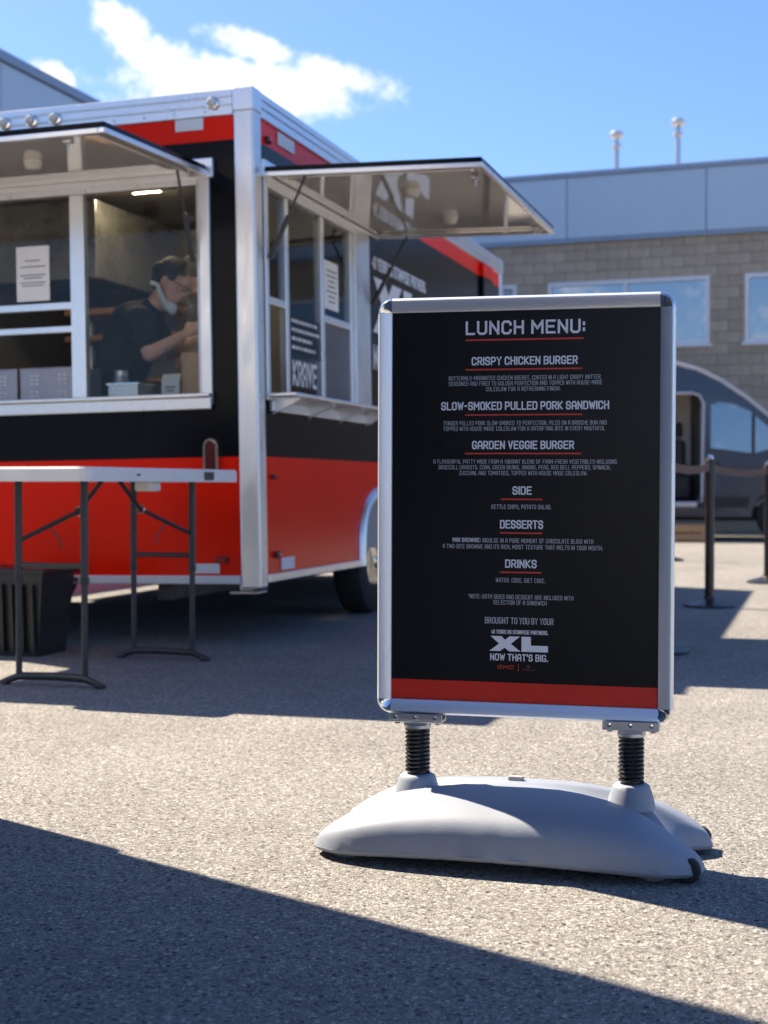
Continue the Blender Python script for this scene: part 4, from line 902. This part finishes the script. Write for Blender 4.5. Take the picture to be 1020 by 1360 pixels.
MB().box((HX - .12, -.12, TH - .10), (HX - .04, -.02, TH - .056), b=.01).build('hinge_block', 'table_white', tbl)
for sy in (-1, 1):
    y = sy * .50; lx = .155
    for x in (-lx, lx):
        MB().tube([(x, y, TH - .035), (x, y, .44)], .0165, 14).build('leg', 'dark_metal', tbl)
        MB().tube([(x, y, .44), (x, y, .03)], .0135, 14).build('leg_extension', 'dark_metal', tbl)
        MB().lathe([(.0185, .425), (.019, .43), (.019, .45), (.0185, .455)], 14, T=TR(x, y, 0)).build('leg_collar', 'black_plastic', tbl)
    MB().tube([(-lx, y, .50), (lx, y, .50)], .012, 10).build('crossbar', 'dark_metal', tbl)
    ft = [(-.235, .012), (-.20, .022), (-.15, .038), (0, .042), (.15, .038), (.20, .022), (.235, .012)]
    f_ = MB(); f_.tube([(p[0], y, p[1]) for p in ft], [.010, .014, .017, .017, .017, .014, .010], 10); f_.box((-.245, y - .018, 0), (-.20, y + .018, .02), b=.006); f_.box((.20, y - .018, 0), (.245, y + .018, .02), b=.006); f_.build('foot_bar', 'dark_metal', tbl)
    yb = sy * .05
    MB().tube([(0, yb, TH - .035), (0 , sy * .28, .72)], .010, 8).build('brace', 'dark_metal', tbl)
    MB().tube([(0, sy * .28, .72), (sy * lx, y, .60)], .010, 8).build('brace', 'dark_metal', tbl)
    MB().tube([(sy * lx * .5, y - sy * .11, .66), (sy * lx * .3, y - sy * .15, .60), (sy*lx*.3, y - sy*.16, .56)], .004, 6).build('brace_latch', 'dark_metal', tbl)
    MB().tube([(.018 * math.cos(i * math.pi / 6), sy * .28, .72 + .018 * math.sin(i * math.pi / 6)) for i in range(12)], .004, 6, closed=True).build('lock_ring', 'chrome', tbl)

# ================================================================== black bin
bn = thing('storage_bin', 'black ribbed plastic bin with flat lid under the folding table', 'bin', TR(-1.86, 7.30, 0, ROT))
k = MB(); bw, bd, bh = .27, .16, .40
poly = lambda s_: [(-bw*s_, -bd*s_), (bw*s_, -bd*s_), (bw*s_, bd*s_), (-bw*s_, bd*s_)]
k.add([(x, y, 0) for x, y in poly(.86)] + [(x, y, bh) for x, y in poly(1.0)], [(3,2,1,0),(4,5,6,7)] + [(i, (i+1)%4, 4+(i+1)%4, 4+i) for i in range(4)]); k.build('bin_body', 'black_plastic', bn)
for i in range(9):
    x = -.22 + i * .055; MB().box((x - .008, -.165, .03), (x + .008, -.14, .36), b=.004, T=Matrix.Rotation(.055, 4, 'X')).build('rib', 'black_plastic', bn)
MB().box((-bw - .015, -bd - .015, bh), (bw + .015, bd + .015, bh + .028), b=.008).build('lid', 'black_plastic', bn)

# ================================================================== unseen box trailer off to the left, added to cast the foreground shade
bx = thing('shade_trailer', 'added unseen navy box trailer with white rear doors, shading the asphalt', 'trailer', TR(-2.80, .68, 0))
MB().box((-1.25, -3.45, .45), (1.25, 3.45, 3.6), b=.03).build('body', 'trailer_navy', bx)
for x in (-1.25, 1.25):
    for y in (-3.45, 3.45): MB().box((x - .05, y - .05, .42), (x + .05 - (.04 if x > 0 else 0), y + .05 - (.04 if y > 0 else 0), 3.61), b=.01).build('corner_post', 'aluminium', bx)
for x in (-1.26, 1.26): MB().box((x - .02, -3.4, .38), (x + .02, 3.4, .5), b=.008).build('base_rail', 'aluminium', bx)
for i in range(7):
    for x in (-1.255, 1.255): MB().box((x - .006, -3.3 + i * 1.05, .5), (x + .006, -3.24 + i * 1.05, 3.55), b=.002).build('seam_strip', 'trailer_navy', bx)
MB().box((-1.2, 3.44, .5), (-.01, 3.47, 3.5), b=.008).build('door', 'trailer_white', bx); MB().box((.01, 3.44, .5), (1.2, 3.47, 3.5), b=.008).build('door', 'trailer_white', bx)  # white doors put in to bounce sunlight onto the red rear wall
for x in (-.12, .12): MB().tube([(x, 3.49, .55), (x, 3.49, 3.45)], .014, 8).build('lock_rod', 'steel', bx)
MB().box((-1.28, -3.48, .44), (1.275, 3.475, 1.43), b=.01).build('shadow_step', 'dark_metal', bx)  # added step that widens the lower part of the cast shadow
MB().box((-.9, -3.3, .3), (.9, 3.3, .46)).build('chassis', 'dark_metal', bx)
for y in (-.5, .4):
    for x in (-1.05, 1.05):
        wh = MB().lathe([(.2, -.1), (.31, -.105), (.36, -.06), (.365, 0), (.36, .06), (.31, .105), (.2, .1)], 32, axis='X').build('wheel', 'rubber', bx, TR(x, y, .365)); MB().lathe([(.205, .07), (.1, .05), (0, .08)], 24, axis='X').build('rim', 'steel', wh)

# ================================================================== menu sign
YAW = -math.atan2(.238, .971)
SX, SY = .3135, 3.31
sgn = thing('menu_sign', 'lunch menu board in silver snap frame on grey wheeled spring base', 'sign', TR(SX, SY, 0, YAW))
SW, SH, SZ = .672, .952, .781       # outer size, centre height
FW = .0335
# lean: the panel tips a touch
PT = TR(0, 0, SZ, 0, R(.25), R(0.3))
pan = MB().box((-SW/2 + .012, -.004, -SH/2 + .012), (SW/2 - .012, .010, SH/2 - .012)).build('poster_board', 'poster_black', sgn, PT)
hw, hh = SW/2, SH/2
prof = [(0, -.0045), (.0, -.008), (.002, -.0105), (.022, -.017), (.026, -.0175), (.0265, -.0163), (.0275, -.0165), (.0310, -.013), (.0335, -.006), (.0335, .012), (.030, .016), (0, .016)]
R0 = .012            # gap the straight rails leave for the chrome corners
cl_ = FW + R0 - .0115
def rail(p0, p1, outd):
    """profile swept from p0 to p1 (inner edge line), a measured along outd"""
    vs = []
    for p in (p0, p1):
        for a, d in prof: vs.append((p[0] + outd[0]*a, d, p[1] + outd[1]*a))
    n = len(prof); return MB().add(vs, [(i, (i+1)%n, n+(i+1)%n, n+i) for i in range(n)] + [tuple(range(n))[::-1], tuple(range(n, 2*n))], 0, True)
iw, ih = hw - FW, hh - FW
for p0, p1, od in (((-iw, ih), (iw, ih), (0, 1)), ((-iw, -ih), (iw, -ih), (0, -1)), ((-iw, -ih), (-iw, ih), (-1, 0)), ((iw, -ih), (iw, ih), (1, 0))):
    rail(p0, p1, od).build('frame_rail', 'satin_frame', sgn, PT)
for sx in (-1, 1):
    for sz in (-1, 1):
        vs = []; n = len(prof); K = 12
        for i in range(K + 1):
            an = math.pi / 2 * i / K
            for a, d in prof: vs.append((sx * (iw + math.cos(an) * a), d * 1.02 - .0006, sz * (ih + math.sin(an) * a)))
        fs = [(i*n+j, i*n+(j+1)%n, (i+1)*n+(j+1)%n, (i+1)*n+j) for i in range(K) for j in range(n)]
        MB().add(vs, fs, 0, True).build('frame_corner', 'chrome', sgn, PT)
# print on the poster, laid out from the photograph
PXM = .0017
def pz(py): return CAM_H - (py - HORIZON) * PXM - SZ + .0015
def pxx_(px): return (px - 696.5) * PXM / .971
def line(text, x0, x1, py, cap, th, m_, **kk):
    k = MB(); letter_mesh(k, text, (pxx_(x0) + pxx_(x1)) / 2, pz(py), (x1 - x0) * PXM / .971, cap * PXM, th, 0, -.0052, **kk); return k.build('lettering', m_, pan)
def rule(x0, x1, py, th=2.1):
    k = MB(); a, b_ = pxx_(x0), pxx_(x1); z = pz(py); h = th * PXM / 2
    k.add([(a, -.0051, z - h), (b_, -.0051, z - h), (b_, -.0051, z + h), (a, -.0051, z + h)], [(0,1,2,3)]); k.build('underline', 'print_red', pan)
_line = line
def line(text, x0, x1, py, cap, th, m_, **kk):
    if cap < 7: kk = {'wide': .86, 'gap': 2.1, 'space': 2.9, **kk}
    else: kk = {'wide': 1.0, 'gap': 2.2, **{k_: v_ for k_, v_ in kk.items() if k_ != 'gap'}}
    return _line(text, x0, x1, py, cap, th * (.66 if cap < 7 else .78), m_, **kk)
BW = 'print_white'; SMALL = 'print_grey'
line('LUNCH MENU:', 621, 775, 436.5, 18.5, .215, BW, gap=2.3); rule(621, 773, 452.5, 2.4)
line('CRISPY CHICKEN BURGER', 629, 766, 480.5, 11.2, .215, BW, gap=2.2); rule(621, 772, 491.8)
line('BUTTERMILK-MARINATED CHICKEN BREAST, COATED IN A LIGHT CRISPY BATTER.', 599, 796, 503, 5.6, .15, SMALL)
line('SEASONED AND FRIED TO GOLDEN PERFECTION AND TOPPED WITH HOUSE-MADE', 599, 797, 510.3, 5.6, .15, SMALL)
line('COLESLAW FOR A REFRESHING FINISH.', 648, 744, 517.8, 5.6, .15, SMALL)
line('SLOW-SMOKED PULLED PORK SANDWICH', 589, 806, 540, 11.2, .215, BW, gap=2.2); rule(621, 772, 552)
line('TENDER PULLED PORK SLOW-SMOKED TO PERFECTION, PILED ON A BRIOCHE BUN AND', 592, 803, 562.8, 5.6, .15, SMALL)
line('TOPPED WITH HOUSE-MADE COLESLAW FOR A SATISFYING BITE IN EVERY MOUTHFUL', 592, 801, 570.3, 5.6, .15, SMALL)
line('GARDEN VEGGIE BURGER', 630, 762, 592, 11.2, .215, BW, gap=2.2); rule(621, 771, 603.3)
line('A FLAVOURFUL PATTY MADE FROM A VIBRANT BLEND OF FARM-FRESH VEGETABLES-INCLUDING', 579, 816, 614, 5.6, .15, SMALL)
line('BROCCOLI, CARROTS, CORN, GREEN BEANS, ONIONS, PEAS, RED BELL PEPPERS, SPINACH,', 586, 808, 621.6, 5.6, .15, SMALL)
line('ZUCCHINI, AND TOMATOES, TOPPED WITH HOUSE MADE COLESLAW.', 613, 779, 629.3, 5.6, .15, SMALL)
line('SIDE', 683, 708, 652.3, 11.2, .215, BW); rule(668, 722, 664)
line('KETTLE CHIPS, POTATO SALAD.', 656, 733, 674, 5.8, .16, SMALL)
line('DESSERTS', 667, 723, 697.3, 11.4, .215, BW, gap=2.2); rule(667, 722, 708.8)
line('MINI BROWNIE:', 605, 642, 718.7, 5.8, .2, BW); line('INDULGE IN A PURE MOMENT OF CHOCOLATE BLISS WITH', 644.5, 787, 718.9, 5.8, .16, SMALL)
line('A TWO-BITE BROWNIE AND ITS RICH, MOIST TEXTURE THAT MELTS IN YOUR MOUTH.', 592, 799, 727.3, 5.8, .16, SMALL)
line('DRINKS', 674, 715, 749.5, 11.2, .215, BW); rule(667, 721, 761)
line('WATER. COKE. DIET COKE.', 662, 726, 771.5, 5.8, .15, SMALL)
line('*NOTE: BOTH SIDES AND DESSERT ARE INCLUDED WITH', 626, 762, 793.8, 5.8, .15, SMALL); line('SELECTION OF A SANDWICH', 659, 728, 801.3, 5.8, .15, SMALL)
line('BROUGHT TO YOU BY YOUR', 648, 737, 825.5, 8.6, .15, SMALL)
line('40 YEARS AS STAMPEDE PARTNERS.', 656, 730, 840.5, 5.4, .22, BW)
k = MB(); xl_mesh(k, pxx_(654), pz(866.3), 76 * PXM / .971, 20 * PXM, -.0052); k.build('emblem', BW, pan)
line("NOW THAT'S BIG.", 655, 730, 874.3, 9.4, .2, BW)
line('GMC', 665, 686, 887.5, 5.2, .24, 'print_red', slant=.2); rule(691.4, 692.4, 887.8, 9)
k = MB(); q = (pxx_(705), pz(886)); k.add([(q[0] - .003, -.0052, q[1] - .004), (q[0] + .003, -.0052, q[1] - .004), (q[0] + .0045, -.0052, q[1] + .001), (q[0], -.0052, q[1] + .006), (q[0] - .0045, -.0052, q[1] + .001)], [(0,1,2,3,4)]); k.build('emblem', 'print_dim', pan)
k = MB(); a, b_ = pxx_(697), pxx_(714); k.add([(a, -.0052, pz(891)), (b_, -.0052, pz(891)), (b_, -.0052, pz(889.6)), (a, -.0052, pz(889.6))], [(0,1,2,3)]); k.build('small_print', 'print_dim', pan)
z0 = -ih; k = MB(); k.add([(-iw - .003, -.0050, z0), (iw + .003, -.0050, z0), (iw + .003, -.0050, pz(908)), (-iw - .003, -.0050, pz(908))], [(0,1,2,3)]); k.build('colour_band', 'poster_red', pan)

# ---- brackets, springs
PXL = .243
for sx in (-1, 1):
    x = sx * PXL; zb = SZ - hh
    b_ = MB(); b_.box((x - .062, -.026, zb - .016), (x + .062, .026, zb - .010), b=.002); b_.box((x - .062, -.026, zb - .012), (x + .062, -.022, zb + .004), b=.0015); b_.box((x - .062, .019, zb - .012), (x + .062, .023, zb + .014), b=.0015)
    b_.box((x - .028, -.022, zb - .026), (x + .028, .022, zb - .015), b=.003)
    br = b_.build('mounting_bracket', 'galvanised', sgn)
    for bx_ in (-.048, .048): MB().lathe([(.007, 0), (.007, .006), (0, .007)], 6, T=TR(x + bx_, -.0, zb - .0225)).build('bolt', 'steel', br)
    for bx_ in (-.046, .0, .046): MB().lathe([(.006, 0), (.005, .0025), (0, .003)], 10, T=TR(x + bx_, -.0265, zb - .004, 0, 0, R(90))).build('rivet', 'chrome', br)
    zt = zb - .026; z_b = .168
    turns = 11; K = turns * 20
    h_ = MB(); h_.tube([(x + .0255 * math.cos(2 * math.pi * i / 20), .0255 * math.sin(2 * math.pi * i / 20), z_b + .004 + (zt - z_b - .008) * i / K) for i in range(K + 1)], .0036, 7); h_.build('spring', 'spring_black', sgn)
    MB().lathe([(.0205, z_b - .01), (.0205, zt)], 24, T=TR(x, 0, 0)).build('spring_core', 'spring_black', sgn)
    MB().lathe([(.031, zt - .004), (.031, zt + .003)], 28, T=TR(x, 0, 0)).build('spring_cap', 'galvanised', sgn)
    MB().lathe([(.054, .115), (.049, .14), (.043, .157), (.040, .165), (.034, .169), (.02, .169)], 36, T=TR(x, 0, 0)).build('spring_socket', 'base_plastic', sgn)
# ---- base: four-lobed blow-moulded weight
BXE = .432
def rid(a): return .022 + .075 * min(1, a) ** 1.3
def edg(a): return .232 - .030 * min(1, a) ** 2
def Hh(a): return .158 - .098 * a ** 2.6
def zbot(a): return .020 + .020 * (1 - min(1, a) ** 2)
def xend(y): return BXE - .075 * max(0, 1 - (abs(y) / .10) ** 2)
def tt(x, y):
    a = abs(x) / BXE; r_ = rid(a); ty = max(0, (abs(y) - r_) / (edg(a) - r_)); x0 = .28; tx = max(0, (abs(x) - x0) / (xend(y) - x0))
    return (ty ** 2.6 + tx ** 2.6) ** (1 / 2.6)
def bz(x, y):
    a = min(1, abs(x) / BXE); r_ = rid(a); t_ = min(1, tt(x, y)); z = Hh(a); zb_ = zbot(a)
    if abs(y) < r_: z -= .055 * a ** 1.2 * (1 - (y / r_) ** 2) ** 1.2
    zz = zb_ + (z - zb_) * (1 - .38 * t_ ** 1.6) * max(0, 1 - t_ ** 12) ** (1 / 2.4)
    return zz
NA = 128; rhos = [.0, .12, .25, .38, .5, .6, .69, .77, .83, .88, .92, .95, .972, .988, .997, 1.0]
bv = []; bf = []; ring = []
for i in range(NA):
    th = 2 * math.pi * i / NA; d = (math.cos(th), math.sin(th)); lo_, hi_ = 0.0, .7
    # squash the angle so that samples spread along the long sides
    d = (math.cos(th) * .42, math.sin(th) * .19); l = math.hypot(*d); d = (d[0] / l, d[1] / l)
    step = 0.0
    while step < .7 and tt(d[0] * step, d[1] * step) < 1: step += .004
    ring.append((d, step))
for rho in rhos[1:]:
    for d, s_ in ring: x, y = d[0] * s_ * rho, d[1] * s_ * rho; bv.append((x, y, bz(x, y)))
bv.append((0, 0, bz(0, 0))); ctr = len(bv) - 1; nr = len(rhos) - 1
for i in range(NA): bf.append((ctr, i, (i + 1) % NA))
for k_ in range(nr - 1):
    for i in range(NA): bf.append((k_*NA+i, (k_+1)*NA+i, (k_+1)*NA+(i+1)%NA, k_*NA+(i+1)%NA))
o0 = len(bv)
for sc_, dz in ((.992, -.006), (.96, -.011)):
    for d, s_ in ring: x, y = d[0] * s_, d[1] * s_; bv.append((x * sc_, y * sc_, zbot(abs(x) / BXE) + dz))
for i in range(NA):
    bf.append(((nr-1)*NA+i, o0+i, o0+(i+1)%NA, (nr-1)*NA+(i+1)%NA)); bf.append((o0+i, o0+NA+i, o0+NA+(i+1)%NA, o0+(i+1)%NA))
bf.append(tuple(range(o0 + NA, o0 + 2 * NA)))
bo = MB(); bo.add(bv, bf, 0, True); base = bo.build('weighted_base', 'base_plastic', sgn, TR(-.020, 0, 0, -.05))
pl = MB().box((-.018, .018, .150), (.018, .034, .168), b=.004); pl.build('filler_plug', 'base_foot', base)
for sy in (-1, 1):
    MB().lathe([(.03, 0), (.032, .006), (.03, .03)], 20, T=TR(-.355, sy * .125, 0)).build('foot_pad', 'base_foot', base)
    MB().lathe([(.026, 0), (.028, .005), (.026, .03)], 20, T=TR(.325, sy * .135, 0)).build('foot_pad', 'base_foot', base)
    wh = MB().lathe([(.012, -.014), (.021, -.014), (.026, -.009), (.026, .009), (.021, .014), (.012, .014)], 24, axis='Y').build('caster_wheel', 'rubber', base, TR(.402, sy * .150, .026))
    MB().lathe([(.012, -.0145), (.012, .0145)], 16, axis='Y').build('wheel_hub', 'dark_metal', wh)
